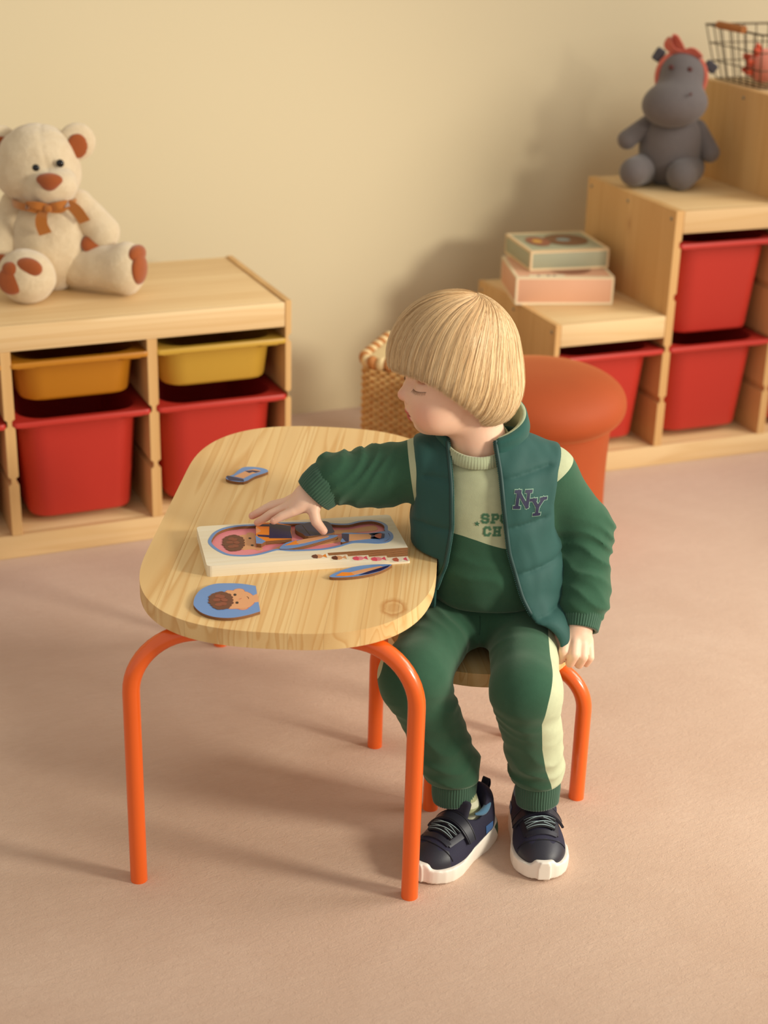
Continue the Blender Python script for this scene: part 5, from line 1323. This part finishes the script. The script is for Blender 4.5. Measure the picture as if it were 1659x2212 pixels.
def radial(f, x, c, ang, off=0.0):
    """point on the surface in the cross-section at x, seen from c in direction ang"""
    lo_, hi_ = 0.0, 0.08
    for _ in range(26):
        m_ = (lo_+hi_)/2; p = np.array([[x, m_*math.sin(ang), c+m_*math.cos(ang)]], np.float32)
        if f(p)[0] < 0: lo_ = m_
        else: hi_ = m_
    r = lo_+off; return np.array([x, r*math.sin(ang), c+r*math.cos(ang)])
def a_green(V):
    x, z = V[:, 0], V[:, 2]; tri = [(-0.0145, 0.037), (-0.004, 0.003), (0.012, 0.031)]; m_ = np.full(len(V), 1.0)
    for i_ in range(3):
        (x0, z0), (x1, z1) = tri[i_], tri[(i_+1) % 3]; e = ((x1-x0)*(z-z0)-(z1-z0)*(x-x0))/math.hypot(x1-x0, z1-z0); m_ = np.minimum(m_, e)
    return np.where(np.abs(V[:, 1]) > 0.012, m_, -1.0)*100
SOLE = NT('shoe_sole'); SOLE.set(Base_Color=SOLE.mix(SOLE.math('GREATER_THAN', SOLE.attr('green'), 0.0), lin('#EFE6D8'), lin('#2E5B44')), Roughness=0.5); SOLE = SOLE.m
def make_shoe(loc, rz, lean, lab):
    t = bpy.data.objects.new('shoe', None); COL.objects.link(t); t.parent = kid; t.location = loc; t.rotation_euler = (0, 0, rz); t['label'] = lab
    up = np_mesh('upper', VU, FU, SHU, t, {'toe': a_toe(VU.astype(np.float32))})
    so = np_mesh('sole', VS, FS, SOLE, t, {'green': a_green(VS)})
    # padded lining round the opening
    ring_ = []
    for k in range(31):
        a = math.radians(55+250*k/30); x = 0.036+0.0300*math.cos(a); y = 0.0275*math.sin(a); ring_.append((x, y, 0.0800-0.009*math.sin(a)**2-0.004*math.cos(a)))
    tube('collar_lining', ring_, [0.0056*min(1, 0.3+k_/5, 0.3+(30-k_)/5) for k_ in range(31)], LBL, t, 10)
    sdf_obj('tongue', lambda P: s_box(P, (0.0655, 0, 0.074), (0.0045, 0.0185, 0.020), 0.004, rotm(0, -24, 0)), (0.03, -0.03, 0.03), (0.1, 0.03, 0.12), 0.003, NVM, t)
    ribbon('heel_loop', [(-0.006, 0, 0.074), (-0.012, 0, 0.086), (-0.009, 0, 0.097), (-0.004, 0, 0.088)], 0.012, NVL, t, 0.0022, up=(0, 1, 0))
    # strap over the instep
    def strip(name, x0, x1, a0, a1, off, th, mat, par, n=20, xs=0.0):
        V, F = [], []
        for i in range(n+1):
            a = a0+(a1-a0)*i/n
            for x in (x0+xs*i/n, x1+xs*i/n): V.append(radial(f_upper, x, 0.032, a, off)); V.append(radial(f_upper, x, 0.032, a, off+th))
        for i in range(n):
            b = i*4; c = b+4
            F += [(b+1, b+3, c+3, c+1), (b, c, c+2, b+2), (b, b+1, c+1, c), (b+2, c+2, c+3, b+3)]
        F += [(0, 2, 3, 1), (n*4, n*4+1, n*4+3, n*4+2)]
        return mesh_obj(name, V, F, mat, par, True, sharp=40)
    sp = strip('strap', 0.071, 0.090, -1.30, 1.30, 0.0022, 0.0034, NVL, t)
    for xx in (0.073, 0.088): tube('strap_stitching', [radial(f_upper, xx, 0.032, a, 0.0060) for a in np.linspace(-1.3, 1.3, 24)], 0.0005, STT, sp, 5)
    strip('eyestay', 0.091, 0.122, -1.0, -0.6, 0.0008, 0.0016, NVL, t); strip('eyestay', 0.091, 0.122, 0.6, 1.0, 0.0008, 0.0016, NVL, t); strip('eyestay', 0.117, 0.125, -0.9, 0.9, 0.0008, 0.0016, NVL, t)
    for i, x in enumerate((0.0945, 0.1035, 0.1125)):
        for s_ in (-1, 1):
            dx = 0.007 if i < 2 else 0.0
            P = [radial(f_upper, x+dx*(0.5-s_*0.5*u), 0.032, u*0.72, 0.0032+0.0008*(s_ > 0)+0.001*(1-abs(u))) for u in np.linspace(-1, 1, 12)]
            if i == 2 and s_ > 0: continue
            L = tube('lace', P, 0.0023, LACE, t, 7); tube('lace_line', np.array(P)+np.array([0, 0, 0.0018]), 0.0008, LACW, L, 5)
    tube('toe_stitching', [radial(f_upper, float(0.134-4.8*(0.034*math.sin(a))**2-0.001), 0.02, a, 0.0006) for a in np.linspace(-1.25, 1.25, 40)], 0.0006, STT, t, 5)
    for s_ in (-1, 1): strip('side_print', 0.020, 0.040, s_*1.15, s_*1.5, 0.0006, 0.0006, PRT, t, 6)
    so_ = sdf_obj('sock', lambda P: s_cone(P, (0.036, 0, 0.05), (0.036+lean[0], lean[1], 0.112), 0.0225, 0.0240), (-0.03, -0.06, 0.01), (0.11, 0.06, 0.15), 0.003, SOCK, t, {'sage': lambda P: np.sin(P[:, 2]*330+P[:, 1]*60)})
    return t
make_shoe((0.083, -0.088, 0.0), -math.pi/2+0.06, (0.016, 0.0), 'navy sneaker pointing straight at the camera')
make_shoe((0.003, -0.131, 0.0), math.radians(180+53), (0.009, -0.022), 'navy sneaker turned outwards behind the table leg')
